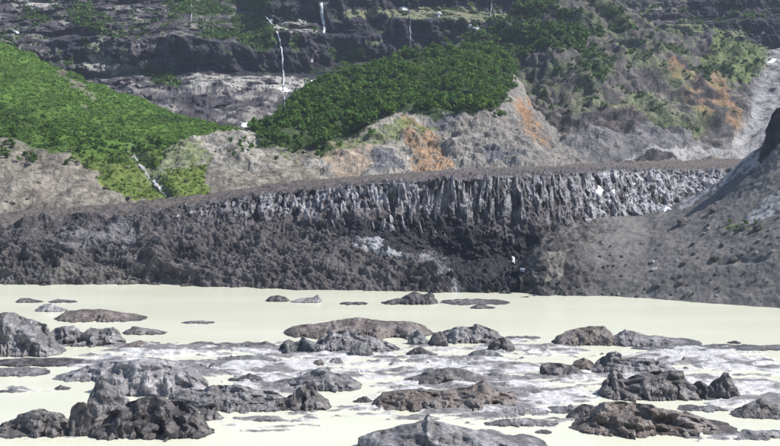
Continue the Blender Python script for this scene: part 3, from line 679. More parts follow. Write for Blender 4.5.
BERGS = [
 # label, base row, crest profile, tint, roughness
 ("tall knobbly grey iceberg cut off by the left edge of the picture", 357, [(-34, 340), (-20, 318), (0, 312), (12, 311), (22, 318), (35, 320), (44, 323), (50, 337), (62, 352)], 'G', 1.2),
 ("lumpy grey iceberg with rounded humps just right of the tall left-edge one", 347, [(46, 334), (52, 328), (62, 326), (72, 325), (80, 333), (87, 326), (95, 328), (105, 327), (113, 326), (122, 340)], 'G', 1.2),
 ("flat smooth brown iceberg lying far out at the upper left", 322, [(53, 320), (62, 311), (80, 309), (105, 309), (125, 314), (146, 321)], 'B', 0.5),
 ("small pale grey floe touching the left end of the flat brown iceberg", 312, [(33, 310), (42, 304), (50, 303), (58, 307), (66, 310)], 'L', 0.7),
 ("thin dark floe alone near the far left shore", 303, [(14, 302), (18, 298), (28, 298), (42, 302)], 'M', 0.5),
 ("thin dark floe behind the flat brown iceberg near the far shore", 303, [(47, 302), (56, 299), (62, 300), (76, 303)], 'M', 0.5),
 ("small pointed dark grey floe right of the humped left iceberg", 335, [(121, 333), (132, 326), (150, 329), (166, 334)], 'M', 0.6),
 ("low brownish floe with a thin tail below the pointed dark one at left", 349, [(112, 347), (126, 344), (138, 340), (148, 346), (170, 348)], 'B', 0.7),
 ("long flat dark slab of ice like a log at the left edge", 367, [(-30, 360), (0, 360), (20, 358), (60, 358), (80, 360), (93, 366)], 'D', 0.4),
 ("pale striped low ice under the dark log-like slab at left", 377, [(-30, 369), (0, 368), (30, 368), (48, 375)], 'G', 0.6),
 ("pale grey sloping sheet of ice left of the large rubble raft", 382, [(52, 378), (70, 371), (90, 364), (112, 360), (138, 366), (150, 376)], 'L', 0.7),
 ("wide pale grey rubble raft behind the big dark foreground berg at left", 397, [(92, 388), (100, 372), (115, 362), (150, 358), (180, 362), (196, 368), (207, 384)], 'L', 1.0),
 ("rounded dome-shaped dark iceberg with a lit right side at lower left", 426, [(80, 418), (85, 402), (89, 388), (96, 380), (104, 380), (113, 388), (124, 399), (140, 408), (156, 418)], 'G', 0.45),
 ("upright dark knob of ice leaning against the dome at lower left", 437, [(64, 420), (68, 408), (74, 401), (80, 401), (87, 406), (92, 418)], 'D', 0.8),
 ("broad low grey-brown iceberg in the bottom left corner", 438, [(-20, 430), (0, 423), (15, 415), (33, 408), (45, 410), (58, 414), (70, 424)], 'M', 0.9),
 ("small dark lump with a pale ring alone in calm water at left", 390, [(52, 388), (57, 385), (63, 386), (68, 389)], 'M', 0.6),
 ("tiny flat dark floe by the left edge above the corner iceberg", 393, [(-8, 392), (4, 391), (12, 390), (18, 392)], 'M', 0.4),
 ("largest dark craggy iceberg in the lower left foreground", 440, [(84, 424), (95, 415), (105, 411), (125, 402), (140, 397), (150, 395), (165, 398), (180, 400), (195, 408), (200, 425), (211, 437)], 'D', 1.3),
 ("long grey iceberg ridge stretching right from the dark foreground berg", 412, [(160, 404), (172, 392), (185, 388), (200, 390), (210, 385), (235, 384), (255, 389), (275, 393), (290, 404)], 'G', 1.1),
 ("blocky peaked iceberg at the right end of the long grey ridge", 411, [(270, 406), (278, 399), (290, 394), (298, 386), (312, 386), (322, 397), (331, 407)], 'M', 0.9),
 ("small dark mound below the long grey ridge, beside the dark berg", 421, [(193, 419), (199, 411), (206, 409), (215, 411), (223, 419)], 'M', 0.7),
 ("big flat-topped brown iceberg in the middle of the lake", 339, [(284, 331), (292, 326), (320, 323), (345, 319), (360, 317), (385, 321), (410, 321), (425, 326), (434, 336)], 'B', 0.7),
 ("jagged blue-black iceberg below the left end of the flat-topped brown one", 355, [(277, 350), (281, 344), (286, 339), (295, 342), (304, 337), (314, 342), (323, 352)], 'T', 1.2),
 ("grey block of ice in front of the flat-topped brown iceberg", 353, [(310, 350), (318, 340), (330, 332), (348, 330), (362, 334), (380, 339), (394, 345), (401, 351)], 'G', 1.0),
 ("dark stubby lump at the foot of the grey block in mid lake", 357, [(348, 354), (352, 345), (360, 342), (369, 345), (374, 354)], 'T', 0.8),
 ("dark brown low wedge of ice floating left of the smooth humped floe", 382, [(226, 381), (238, 377), (249, 373), (258, 377), (268, 381)], 'D', 0.7),
 ("broad grey hump with a small peak in the centre of the slush", 392, [(263, 389), (280, 381), (300, 376), (313, 370), (322, 367), (335, 373), (350, 376), (362, 387)], 'G', 0.7),
 ("small brown knob behind the peak of the broad grey hump", 366, [(310, 365), (315, 360), (321, 359), (326, 365)], 'B', 0.7),
 ("small grey block just right of the brown knob in mid slush", 365, [(327, 363), (332, 358), (340, 357), (344, 364)], 'G', 0.7),
 ("thin dark strip of ice pieces in the slush left of centre", 363, [(216, 361), (228, 358), (246, 355), (258, 356), (282, 361)], 'G', 1.0),
 ("dark crumbly strip of ice at the back edge of the slush left of centre", 348, [(236, 347), (246, 341), (256, 343), (266, 341), (276, 346)], 'M', 1.1),
 ("low grey strip of ice further left at the back edge of the slush", 347, [(186, 346), (198, 342), (212, 343), (232, 345)], 'M', 0.9),
 ("smooth dark grey whale-back floe right of centre", 385, [(402, 382), (415, 377), (430, 370), (450, 367), (470, 370), (486, 378)], 'M', 0.4),
 ("long low brown iceberg with a dark knob at its right, centre foreground", 412, [(370, 409), (376, 398), (384, 392), (400, 390), (420, 390), (440, 390), (460, 388), (474, 385), (484, 380), (492, 388), (518, 396)], 'B', 0.9),
 ("strip of dark rubble ice trailing right of the long low brown iceberg", 399, [(488, 398), (500, 393), (515, 392), (535, 395), (556, 398)], 'D', 1.0),
 ("large flat iceberg with a small fin rising from it at the bottom centre", 459, [(358, 438), (375, 431), (395, 427), (412, 423), (424, 420), (428, 413), (433, 420), (450, 424), (480, 431), (510, 438), (550, 447)], 'G', 0.7),
 ("pale flat-topped grey iceberg right of the big brown one in mid lake", 344, [(436, 338), (446, 330), (456, 326), (472, 326), (478, 323), (490, 328), (500, 333), (508, 341)], 'G', 0.8),
 ("dark squarish block between the brown and pale flat-topped icebergs", 345, [(407, 341), (411, 333), (418, 330), (425, 334), (430, 343)], 'T', 1.0),
 ("second dark block, just right of the squarish one in mid lake", 347, [(427, 343), (433, 333), (440, 331), (446, 337), (449, 345)], 'M', 1.0),
 ("dark rounded block at the lower right of the pale flat-topped iceberg", 352, [(488, 349), (492, 343), (498, 338), (506, 337), (513, 342), (516, 349)], 'D', 0.8),
 ("flat dark floe under the rounded dark block in mid lake", 359, [(466, 357), (474, 351), (486, 349), (498, 352), (505, 357)], 'T', 0.8),
 ("pair-like dark chunk of ice below the squarish block", 357, [(406, 354), (412, 349), (420, 346), (428, 350), (438, 355)], 'D', 1.0),
 ("dark low berg close to the glacier front, largest near the far shore", 305, [(381, 304), (390, 300), (402, 297), (414, 291), (424, 294), (431, 291), (438, 303)], 'D', 0.8),
 ("small dark lump near the far shore, left of a pale one", 302, [(265, 301), (270, 296), (278, 295), (286, 297), (290, 301)], 'D', 0.7),
 ("small pale lump near the far shore, right of a dark one", 303, [(290, 302), (300, 298), (312, 297), (318, 294), (322, 302)], 'L', 0.8),
 ("thin flat dark floe near the far shore between two lumps", 305, [(339, 304), (346, 302), (358, 302), (368, 304)], 'D', 0.4),
 ("low row of grey ice bits near the shore under the dark hollow", 305, [(440, 304), (450, 300), (470, 299), (485, 301), (511, 304)], 'M', 1.1),
 ("small dark floe below the grey ice bits near the far shore", 309, [(470, 308), (478, 304), (486, 305), (496, 308)], 'D', 0.7),
 ("thin pale line of ice alone on open water left of centre", 324, [(180, 323), (190, 321), (204, 321), (214, 323)], 'G', 0.4),
 ("rounded brown iceberg with a dark left end, right of centre", 346, [(552, 344), (558, 337), (566, 332), (576, 328), (588, 326), (604, 325), (609, 328), (616, 337), (624, 344)], 'B', 0.6),
 ("long grey tail of ice right of the rounded brown iceberg", 347, [(606, 344), (616, 336), (626, 329), (640, 333), (652, 336), (668, 337), (682, 340), (704, 346)], 'G', 0.8),
 ("dark blocky slab with a steep front at right of centre", 378, [(540, 375), (543, 364), (549, 362), (558, 363), (572, 365), (580, 368), (591, 377)], 'D', 0.9),
 ("reddish brown lump of ice behind the dark blocky slab", 372, [(570, 370), (576, 361), (585, 357), (594, 361), (602, 369)], 'B', 0.8),
 ("grey rubble berg right behind the dark peaked group at right", 375, [(592, 371), (602, 358), (612, 352), (618, 350), (626, 357), (642, 357), (662, 360), (678, 370)], 'G', 1.2),
 ("large dark iceberg with a sharp left ridge and grey front at right", 401, [(601, 397), (607, 385), (612, 374), (616, 367), (622, 373), (630, 379), (640, 374), (655, 371), (672, 370), (684, 371), (693, 382), (702, 394), (711, 400)], 'M', 1.1),
 ("small dark block wedged between two peaked bergs at right", 398, [(690, 394), (697, 382), (704, 380), (711, 385), (717, 396)], 'D', 0.8),
 ("sharp dark shark-fin shaped iceberg at right", 401, [(703, 394), (712, 385), (720, 378), (728, 371), (733, 373), (738, 384), (744, 396), (752, 401)], 'D', 0.5),
 ("big reddish brown craggy iceberg in the lower right foreground", 437, [(574, 431), (582, 421), (592, 411), (604, 403), (622, 401), (642, 403), (662, 409), (690, 412), (710, 419), (722, 429), (738, 436)], 'B', 1.3),
 ("small dark knob at the left shoulder of the reddish brown berg", 420, [(568, 417), (574, 410), (584, 404), (594, 405), (603, 413)], 'D', 0.9),
 ("flat grey floe left of the reddish brown foreground berg", 414, [(546, 413), (558, 408), (572, 405), (586, 407), (600, 412)], 'G', 0.9),
 ("dark rounded berg cut off by the right edge of the picture", 419, [(733, 415), (744, 409), (754, 402), (764, 398), (776, 403), (792, 406), (806, 414)], 'M', 0.8),
 ("low grey floe in the bottom right corner", 440, [(722, 438), (738, 434), (762, 431), (790, 432), (810, 436)], 'G', 0.6),
 ("thin grey floe in front of the shark-fin iceberg", 412, [(680, 410), (700, 406), (716, 405), (732, 411)], 'G', 0.7),
 ("long thin grey floe across the slush at far right", 351, [(634, 350), (656, 347), (690, 345), (716, 347), (740, 348), (800, 346)], 'G', 0.5),
 ("tiny dark floe alone on open water at the right", 344, [(729, 343), (733, 341), (739, 341), (744, 343)], 'D', 0.5),
 ("thin flat floe left of the rounded brown iceberg", 339, [(506, 338), (518, 336), (532, 336), (542, 338)], 'G', 0.5),
 ("flat pale grey floe low in the water right of the bottom centre iceberg", 427, [(484, 425), (500, 420), (524, 419), (550, 421), (560, 425)], 'G', 0.6),
 ("flat slab of pale ice behind the pale floe right of centre foreground", 415, [(500, 413), (512, 409), (535, 408), (552, 411)], 'L', 0.7),
 ("tiny dark floe in calm water at bottom right of centre", 434, [(536, 433), (541, 430), (548, 430), (554, 433)], 'M', 0.5),
 ("small dark floe at the left of the long low brown iceberg", 403, [(352, 402), (358, 398), (366, 397), (373, 401)], 'D', 0.8),
 ("small pale slab with dark rim below the blocky peaked iceberg", 422, [(250, 421), (258, 418), (270, 418), (280, 421)], 'G', 0.6),
 ("small dark triangular chunk in white slush left of the dark wedge", 371, [(204, 370), (209, 364), (213, 362), (221, 369)], 'M', 0.8),
]
for i, (lab, base, prof, tint, rg) in enumerate(BERGS):
    wpx = prof[-1][0] - prof[0][0]
    small = wpx < 48 and base - min(p[1] for p in prof) < 9
    o = make_berg("ice_floe" if small else "iceberg", base, prof, tint, 1000 + 37 * i, rg)
    tag(o, lab, "ice floe" if small else "iceberg", "icebergs and floes scattered over the milky lake")

# small loose floes and the slush between the bergs
def slush_density(PX, PY):
    q = np.zeros(PX.shape)
    for cx, cy, rx, ry, a in [(150, 368, 120, 30, 1.0), (300, 370, 140, 30, 1.0), (240, 352, 130, 14, 0.9), (440, 368, 130, 30, 1.0), (440, 405, 150, 26, 0.8), (540, 385, 100, 26, 1.0), (700, 370, 130, 30, 1.1),
                              (520, 354, 110, 18, 0.9), (600, 414, 110, 18, 0.6), (760, 395, 70, 30, 0.9), (340, 414, 80, 14, 0.5), (80, 374, 70, 16, 0.6), (500, 428, 110, 16, 0.7), (700, 432, 110, 14, 0.5), (30, 306, 60, 8, 0.4), (50, 388, 70, 9, 0.5), (90, 438, 140, 8, 0.6), (240, 424, 90, 12, 0.5), (30, 352, 70, 10, 0.5), (100, 356, 60, 10, 0.6)]:
        q = np.maximum(q, a * np.clip(1.25 - ((PX - cx) / rx) ** 2 - ((PY - cy) / ry) ** 2, 0, 1))
    return np.clip(q, 0, 1)
def build_slush():
    nr, nc = 440, 1080
    py = np.linspace(448, 335, nr); px = np.linspace(-110, 900, nc)
    PX, PY = np.meshgrid(px, py)
    Y = depth_at(PY); X = (PX - 390) / F_PX * Y
    d = slush_density(PX, PY)
    wv = 2.5 * fbm(X, Y, 0 * X, 9, 3, 2002)
    h = ridged(X * 0.22 + wv, Y * 0.6 + wv, 0 * X, 3.6, 4, 2001, 0.55) * 0.9 + 0.8 * fbm(X * 0.25, Y * 0.5, 0 * X, 6, 4, 2010) + 0.35 * fbm(X * 0.45, Y * .8, 0 * X, 1.4, 3, 2020, .5)
    Z = (h + 1.35 * d - 1.02) * 0.8
    keep = Z > -0.25
    Z = Z + np.where(Z > 0.05, 0.35 * np.clip(fbm(X * .5, Y * .7, 0 * X, 1.6, 4, 2060, .6), 0, 1), 0)
    q = fbm(X * 0.22 + wv, Y * 0.5, 0 * X, 5.0, 4, 2030, 0.55)
    q3 = fbm(X * 0.35, Y * .6, 0 * X, 1.8, 3, 2040, 0.5)
    C = np.tile(np.array((0.56, 0.545, 0.545)), PX.shape + (1,)) * (1 + 0.15 * q)[..., None]
    C = mixc(C, (0.15, 0.138, 0.142), 0.88 * sm(-0.25, 0.30, q + 1.1 * q3 + 0.3 * h + 0.02))
    C = mixc(C, (0.62, 0.61, 0.53), 0.8 * sm(0.16, 0.02, Z))
    F = grid_faces(nr, nc)
    F = F[keep.ravel()[F].any(1)]
    used = np.unique(F); mp = np.zeros(nr * nc, np.int64); mp[used] = np.arange(len(used))
    V = np.stack([X, Y, Z], -1).reshape(-1, 3)[used]
    o = mesh_obj("slush", V, mp[F], M_SLUSH, None, np.clip(C.reshape(-1, 3)[used], .03, .8), False)
    tag(o, "whitish grey slush of broken brash ice floating between the icebergs", "slush", kind='stuff')
build_slush()
rs_f = np.random.default_rng(77)
nf = 0
while nf < 48:
    fx, fy = rs_f.uniform(40, 775), rs_f.uniform(346, 428)
    if rs_f.random() > float(slush_density(np.array([fx]), np.array([fy]))[0]) ** 1.5: continue
    w_ = rs_f.uniform(4, 11); h_ = w_ * rs_f.uniform(0.18, 0.42) + 0.8; m_ = rs_f.uniform(.25, .7)
    o = make_berg("ice_chunk", fy, [(fx - w_ / 2, fy - 0.5), (fx - w_ / 2 + m_ * w_ * .6, fy - h_ * .8), (fx - w_ / 2 + m_ * w_, fy - h_), (fx + w_ / 2, fy - 0.6)], "DMGT"[rs_f.integers(4)], 5000 + 17 * nf, 0.9)
    tag(o, "small dark chunk of ice lying in the grey-white slush between larger bergs", "ice chunk", "small ice chunks in the slush")
    nf += 1

# ------------------------------------------------------------------ rocks
def rock_mesh(k, col=(0.13, 0.12, 0.115)):
    rs = np.random.default_rng(70 + k)
    nl, ns = 7, 9
    th = np.linspace(0.12, math.pi - 0.12, nl)[:, None]; a = np.linspace(0, 2 * math.pi, ns, endpoint=False)[None, :]
    X, Y, Z = np.sin(th) * np.cos(a), np.sin(th) * np.sin(a), np.cos(th) + 0 * a
    s = 1 + 0.7 * fbm(X, Y, Z, 1.1, 3, 400 + 9 * k)
    X, Y, Z = X * s * 0.6, Y * s * 0.5, Z * s * 0.42
    V = np.stack([X, Y, Z], -1).reshape(-1, 3)
    i = np.arange(nl * ns).reshape(nl, ns); j = np.roll(i, -1, 1)
    Fq = np.stack([i[1:], j[1:], j[:-1], i[:-1]], -1).reshape(-1, 4)
    caps = []
    for ring in (i[0], i[-1]):
        caps += [(ring[0], ring[q], ring[q + 1], ring[min(q + 2, ns - 1)]) for q in range(1, ns - 2, 2)]
    C = np.array(col) * (1 + 0.4 * fbm(V[:, 0], V[:, 1], V[:, 2], .5, 3, 5 + k))[:, None]
    return mesh_obj("boulder", V, np.concatenate([Fq, np.array(caps)]), M_ROCK, None, np.clip(C, .02, .6), False, link=False).data
ROCKS = [rock_mesh(k) for k in range(6)]
PALEROCKS = [rock_mesh(k + 6, (0.33, 0.32, 0.31)) for k in range(2)]
def on_patch(name, px, py):
    PX, PY, P = PATCH[name]
    d = (PX - px) ** 2 + (PY - py) ** 2
    return P.reshape(-1, 3)[int(np.argmin(d))]
def place_rock(px, py, wpx, label, group, patch="moraine", pool=ROCKS, flat=1.0):
    p = on_patch(patch, px, py)
    s = wpx * p[1] / F_PX / 1.1
    o = bpy.data.objects.new("boulder", pool[RNG.integers(len(pool))])
    COL.objects.link(o)
    o.location = (p[0], p[1], p[2] + 0.12 * s)
    o.scale = (s, s, s * flat); o.rotation_euler = (RNG.uniform(-.3, .3), RNG.uniform(-.3, .3), RNG.uniform(0, 6.28))
    tag(o, label, "boulder", group)
for px, py, w, lab in [(683, 224, 13, "largest dark boulder high on the grey moraine slope"), (713, 212, 9, "dark boulder standing on the moraine crest line above the green tuft"), (656, 287, 9, "dark boulder just above the water at the foot of the moraine"),
                       (680, 284, 8, "boulder right of the dark one above the waterline on the moraine"), (683, 266, 7, "lone dark boulder in the middle of the lower moraine slope"), (715, 259, 8, "dark boulder on the moraine left of the shadowed fold"),
                       (733, 258, 8, "dark boulder at the top of the shadowed fold on the moraine"), (744, 229, 10, "dark boulder beside the green tuft on the moraine"), (758, 229, 10, "dark boulder right of the green tuft on the moraine"),
                       (654, 270, 6, "pale small stone on the lower moraine slope"), (722, 246, 6, "small dark boulder below the green tuft on the moraine")]:
    place_rock(px, py, w, lab, "boulders on the moraine", pool=PALEROCKS if "pale" in lab else ROCKS)
rs = np.random.default_rng(5)
for k in range(75):
    px = rs.uniform(600, 795); py = rs.uniform(228 if px < 700 else 205, 298)
    place_rock(px, py, rs.uniform(2.2, 5.0), "small stone strewn over the grey moraine slope", "small stones strewn over the moraine", pool=PALEROCKS if rs.random() < .25 else ROCKS)
for k in range(16):
    px = rs.uniform(5, 130); py = rs.uniform(152, 205 - px * 0.02)
    place_rock(px, py, rs.uniform(3, 6), "dark stone on the pale eroded bank at left", "stones on the pale bank at left", "left_slope")
def crag():
    n1, n2 = 60, 50
    px = np.linspace(758, 840, n1)[None, :]; t = np.linspace(0, 1, n2)[:, None]
    p0 = on_patch("moraine", 768, 150)
    Yb = p0[1] - 3
    topc = np.interp(px, [758, 763, 768, 776, 790, 810, 840], [160, 150, 128, 108, 104, 104, 118])
    botc = np.interp(px, [758, 768, 780, 800, 840], [160, 168, 162, 150, 140])
    py = botc + (topc - botc) * np.clip(t / 0.7, 0, 1)
    Y = Yb + 3 * np.clip(t / 0.7, 0, 1) + 10 * np.clip((t - 0.7) / 0.3, 0, 1)
    X, Yw, Z = to_world(px + 0 * t, py + 0 * px, Y + 0 * px)
    Z = Z - 8 * np.clip((t - 0.7) / 0.3, 0, 1) ** 2
    D = ridged(X, Yw, Z * 0.5, 5, 4, 601) * 1.6 + fbm(X, Yw, Z, 2, 3, 605) * 0.6
    Yw = Yw - D; X = X + 0.5 * D
    C = np.array((0.055, 0.053, 0.062)) * (1 + 0.5 * fbm(X, Yw, Z, 2, 4, 610))[..., None]
    V = np.stack([X, Yw, Z], -1); c = V.reshape(-1, 3).mean(0)
    o = mesh_obj("rock_crag", V - c, grid_faces(n2, n1), M_ROCK, None, np.clip(C, .02, .3), False)
    o.location = c
    tag(o, "steep black rock crag standing on the moraine at the right edge", "rock crag")
crag()

# ------------------------------------------------------------------ snow patches, waterfalls, stream
def ray_hit(px, py):
    x, y, z = to_world(px, py, 100.0)
    o = Vector((0, 0, CAM_H)); d = (Vector((float(x), float(y), float(z))) - o).normalized()
    dg = bpy.context.evaluated_depsgraph_get()
    ok, loc, nrm, *_ = scene.ray_cast(dg, o, d)
    return loc if ok else None
bpy.context.view_layer.update()
def snow_patch(px, py, w, h, label, name="snow_patch", cat="snow patch", tilt=0.0):
    nu, nv = 16, 9
    V = []
    loc0 = ray_hit(px, py)
    if loc0 is None: return
    a = np.linspace(0, 2 * math.pi, 18, endpoint=False)
    rings = [0.0, 0.45, 0.75, 1.0]
    s = loc0.y / F_PX
    rr = 1 + 0.8 * fbm(np.cos(a) * 1.3 + px, np.sin(a) * 1.3 + py, 0 * a, 0.8, 3, 77)
    ct, sn = math.cos(tilt), math.sin(tilt)
    for k, r in enumerate(rings):
        for ang, r2 in zip(a, rr):
            lx, lz = r * r2 * math.cos(ang) * w / 2, r * r2 * math.sin(ang) * h / 2
            qx, qy = px + lx * ct - lz * sn, py - (lx * sn + lz * ct)
            hit = ray_hit(qx, qy)
            if hit is None or abs(hit.y - loc0.y) > 14: hit = Vector([float(c) for c in to_world(qx, qy, loc0.y)])
            t = (1.0, 0.85, 0.5, -0.4)[k]
            V.append((hit.x, hit.y - t * 0.9, hit.z + t * 0.35))
    n = len(a); Fq = []
    for k in range(len(rings) - 1):
        for i in range(n):
            j = (i + 1) % n
            Fq.append((k * n + i, (k + 1) * n + i, (k + 1) * n + j, k * n + j))
    V = np.array(V); c = V.mean(0)
    o = mesh_obj(name, V - c, Fq, M_SNOW, None, np.tile(np.array((0.82, 0.82, 0.84)), (len(V), 1)), True)
    o.location = c
    tag(o, label, cat, "snow patches on the cliffs")
PENDING_SNOW = [(245, 125, 14, 6, "white snow patch on bare rock right of the green slope's tip", -0.35), (284, 90, 13, 6, "snow patch at the foot of the left waterfall", 0.0), (313, 82, 20, 6, "streak of snow on the rock bench left of the wood", 0.45),
                (404, 8, 11, 3.5, "bright snow patch on the high ledge right of the tall waterfall", -0.1), (439, 14, 5, 6, "tiny snow patch on the high dark ledge above the wood", 0.0), (271, 21, 7, 5, "small snow patch by the grassy ledge left of the tall waterfall", -0.5),
                (474, 27, 12, 4, "snow patch on the ledge above the right of the wood", -0.15), (772, 61, 10, 5, "snow patch on pale scree at the right edge", 0.5), (612, 193, 9, 6, "bright white ice block among the right seracs", 0.3), (600, 190, 9, 9, "white ice tower face left in the right seracs", 0.5),
                (665, 209, 12, 5, "white ice lump where the seracs meet the moraine", 0.1), (513, 261, 4, 12, "thin upright white ice sliver in the dark hollow of the glacier", 0.1), (522, 270, 6, 4, "small white ice chunk under the upright sliver in the dark hollow", 0.0),
                (16, 32, 9, 3, "pale snow smear at the top of the green slope at left", -0.4), (763, 33, 5, 3, "small snow patch high on the dark wall at right", .2)]
for px, py, w, h, lab, t in PENDING_SNOW:
    ice = "ice" in lab.split() 
    snow_patch(px, py, w, h, lab, "ice_block" if ice else "snow_patch", "ice block" if ice else "snow patch", t)

def waterfall(path, wpx, label, name="waterfall", cat="waterfall", col=(0.78, 0.80, 0.84), off=2.0):
    pts, prev = [], None
    n = max(8, int(sum(math.dist(path[i][:2], path[i + 1][:2]) for i in range(len(path) - 1)) / 1.6))
    L = np.cumsum([0] + [math.dist(path[i], path[i + 1]) for i in range(len(path) - 1)])
    t = np.linspace(0, L[-1], n)
    pxs, pys = np.interp(t, L, [p[0] for p in path]), np.interp(t, L, [p[1] for p in path])
    V = []
    ns = 6
    for i in range(n):
        h = ray_hit(pxs[i], pys[i])
        y = h.y if h is not None else prev
        if y is None: y = 800
        if prev is not None: y = min(y, prev + 1.5)
        prev = y
        w = wpx * (0.75 + 0.5 * float(gn(t[i] * 0.35, path[0][0], 0.5, 91) + 0.5)) * y / F_PX
        c = [float(q) for q in to_world(pxs[i] + 0.8 * float(gn(t[i] * .25, 3.3, path[0][1], 92)), pys[i], y - off)]
        for k in range(ns):
            s = k / (ns - 1) * 2 - 1
            V.append((c[0] + s * w / 2 * (0.8 + 0.4 * RNG.random()), c[1] + abs(s) ** 2 * 0.9 - 0.35 * RNG.random(), c[2] + 0.3 * RNG.normal()))
    V = np.array(V); cc = V.mean(0)
    C = np.array(col) * (1 + 0.25 * RNG.normal(0, 1, len(V)).clip(-1.5, .6))[:, None]
    sv = np.abs(np.linspace(-1, 1, ns))[None, :].repeat(n, 0).ravel()
    C = C * (1 - 0.6 * sv ** 1.5)[:, None] * (0.75 + 0.5 * RNG.random(n).repeat(ns))[:, None]
    o = mesh_obj(name, V - cc, grid_faces(n, ns), M_FALL, None, np.clip(C, .1, .9), True)
    o.location = cc
    tag(o, label, cat)
waterfall([(321, 2), (322, 12), (324, 26), (324, 33)], 3.2, "tall white waterfall dropping down the dark cliff at top centre")
waterfall([(265, 16), (269, 20), (276, 30), (280, 40), (282, 56), (283, 72), (284, 90)], 1.7, "long thin waterfall left of the tall one, stepping down to a snow patch")
waterfall([(284, 93), (285, 102), (284, 112)], 2.0, "short thin fall below the snow patch at the cliff foot", col=(0.5, 0.5, 0.53))
waterfall([(316, 50), (313, 55), (311, 62)], 4.0, "pinkish wet streak on the rock under the tall waterfall", "wet_streak", "wet rock", (0.42, 0.37, 0.36), .6)
waterfall([(409, 10), (410, 22), (410, 42)], 1.4, "faint thread of falling water on the dark wall above the wood", col=(0.20, 0.21, 0.26))
waterfall([(492, 0), (491, 12), (488, 22)], 1.8, "faint waterfall at the top above the right of the wood", col=(0.28, 0.30, 0.36))
waterfall([(192, 0), (191, 10), (191, 28)], 1.4, "pale narrow streak of water at top left over green ledges", col=(0.40, 0.39, 0.38))
waterfall([(127, 151), (133, 158), (142, 168), (150, 178), (158, 186), (167, 196)], 7.0, "white cascading stream tumbling down the gully below the green slope", "stream", "stream", (0.55, 0.54, 0.55), .5)

# ------------------------------------------------------------------ plants
def leaf_cloud(n, r, leaf, seed, flat=0.8, lobes=5):
    rs = np.random.default_rng(seed)
    cs = np.concatenate([np.zeros((1, 3)), rs.normal(0, 0.45, (lobes, 3))])
    cs[:, 2] *= flat; cr = rs.uniform(0.45, 0.75, len(cs))
    idx = rs.integers(0, len(cs), n)
    d = rs.normal(0, 1, (n, 3)); d /= np.linalg.norm(d, axis=1, keepdims=True)
    d[:, 2] = np.where(d[:, 2] < -0.4, -d[:, 2], d[:, 2])
    c = cs[idx] + d * cr[idx][:, None] * rs.uniform(0.6, 1.0, n)[:, None] * np.array((1, 1, flat))
    c = c * r * 0.8
    nrm = d * 0.8 + rs.normal(0, .6, (n, 3)) + np.array((0, 0, .35)); nrm /= np.linalg.norm(nrm, axis=1, keepdims=True)
    t = np.cross(nrm, rs.normal(0, 1, (n, 3))); t /= np.linalg.norm(t, axis=1, keepdims=True) + 1e-9
    b = np.cross(nrm, t)
    sz = leaf * rs.uniform(0.6, 1.3, n)[:, None]
    V = np.stack([c - t * sz, c + b * sz * 0.7, c + t * sz, c - b * sz * 0.7], 1)
    sh = rs.uniform(0.7, 1.3, n)
    return V, sh, c[:, 2] / r
def join_leaves(name, pos, rad, cols, nleaf, leaf, seed, mat=M_LEAF, flat=0.75, lift=0.3):
    base = [leaf_cloud(nleaf, 1.0, leaf, seed + k, flat) for k in range(8)]
    Vs, Cs = [], []
    for i, (p, r, c) in enumerate(zip(pos, rad, cols)):
        V, sh, _ = base[i % 8]
        a = (i * 2.399) % 6.283; ca, sa = math.cos(a), math.sin(a)
        W = np.empty_like(V)
        W[..., 0] = V[..., 0] * ca - V[..., 1] * sa; W[..., 1] = V[..., 0] * sa + V[..., 1] * ca; W[..., 2] = V[..., 2] + lift
        Vs.append(W * r + p)
        Cs.append(np.repeat((np.asarray(c) * sh[:, None])[:, None, :], 4, 1))
    V = np.concatenate(Vs).reshape(-1, 3); C = np.concatenate(Cs).reshape(-1, 3)
    o = mesh_obj(name, V, np.arange(len(V)).reshape(-1, 4), mat, None, np.clip(C, .005, .5), False)
    return o
def scatter(name, weight, n, rs, pymax=None):
    PX, PY, P = PATCH[name]
    # weight by real surface area so the cover is even on the ground
    du = np.linalg.norm(np.gradient(P, axis=1), axis=-1); dv = np.linalg.norm(np.gradient(P, axis=0), axis=-1)
    w = (weight * du * dv)
    w = np.where((PX > -40) & (PX < 820) & (PY > -12), w, 0).ravel()
    w = w / w.sum()
    k = rs.choice(w.size, min(n, int((w > 0).sum())), p=w, replace=False)
    return P.reshape(-1, 3)[k], PX.ravel()[k], PY.ravel()[k]

rs = np.random.default_rng(31)
# low green scrub on the left slope
pos, px, py = scatter("left_slope", LEFT_GREEN, 9000, rs)
nz = fbm(pos[:, 0], pos[:, 1], pos[:, 2], 22, 3, 700)
lowedge = np.exp(-((py - (118 + 0.22 * px)) / 12.0) ** 2)
dark = sm(0.15, 0.55, nz) * 0.55 + 0.6 * lowedge
cols = np.array((0.132, 0.240, 0.040)) * (1 - dark.clip(0, .8))[:, None] + np.array((0.062, 0.115, 0.024)) * dark.clip(0, .8)[:, None]
cols = cols * rs.uniform(.8, 1.25, (len(cols), 1)) + np.array((0.07, 0.05, 0.02)) * sm(150, 170, py)[:, None]
o = join_leaves("scrub", pos, rs.uniform(0.6, 1.3, len(pos)) * (1 + 0.5 * lowedge), cols, 14, 0.36, 800, flat=0.4, lift=0.1)
tag(o, "bright green scrub covering the left slope below the cliffs", "scrub", kind='stuff')
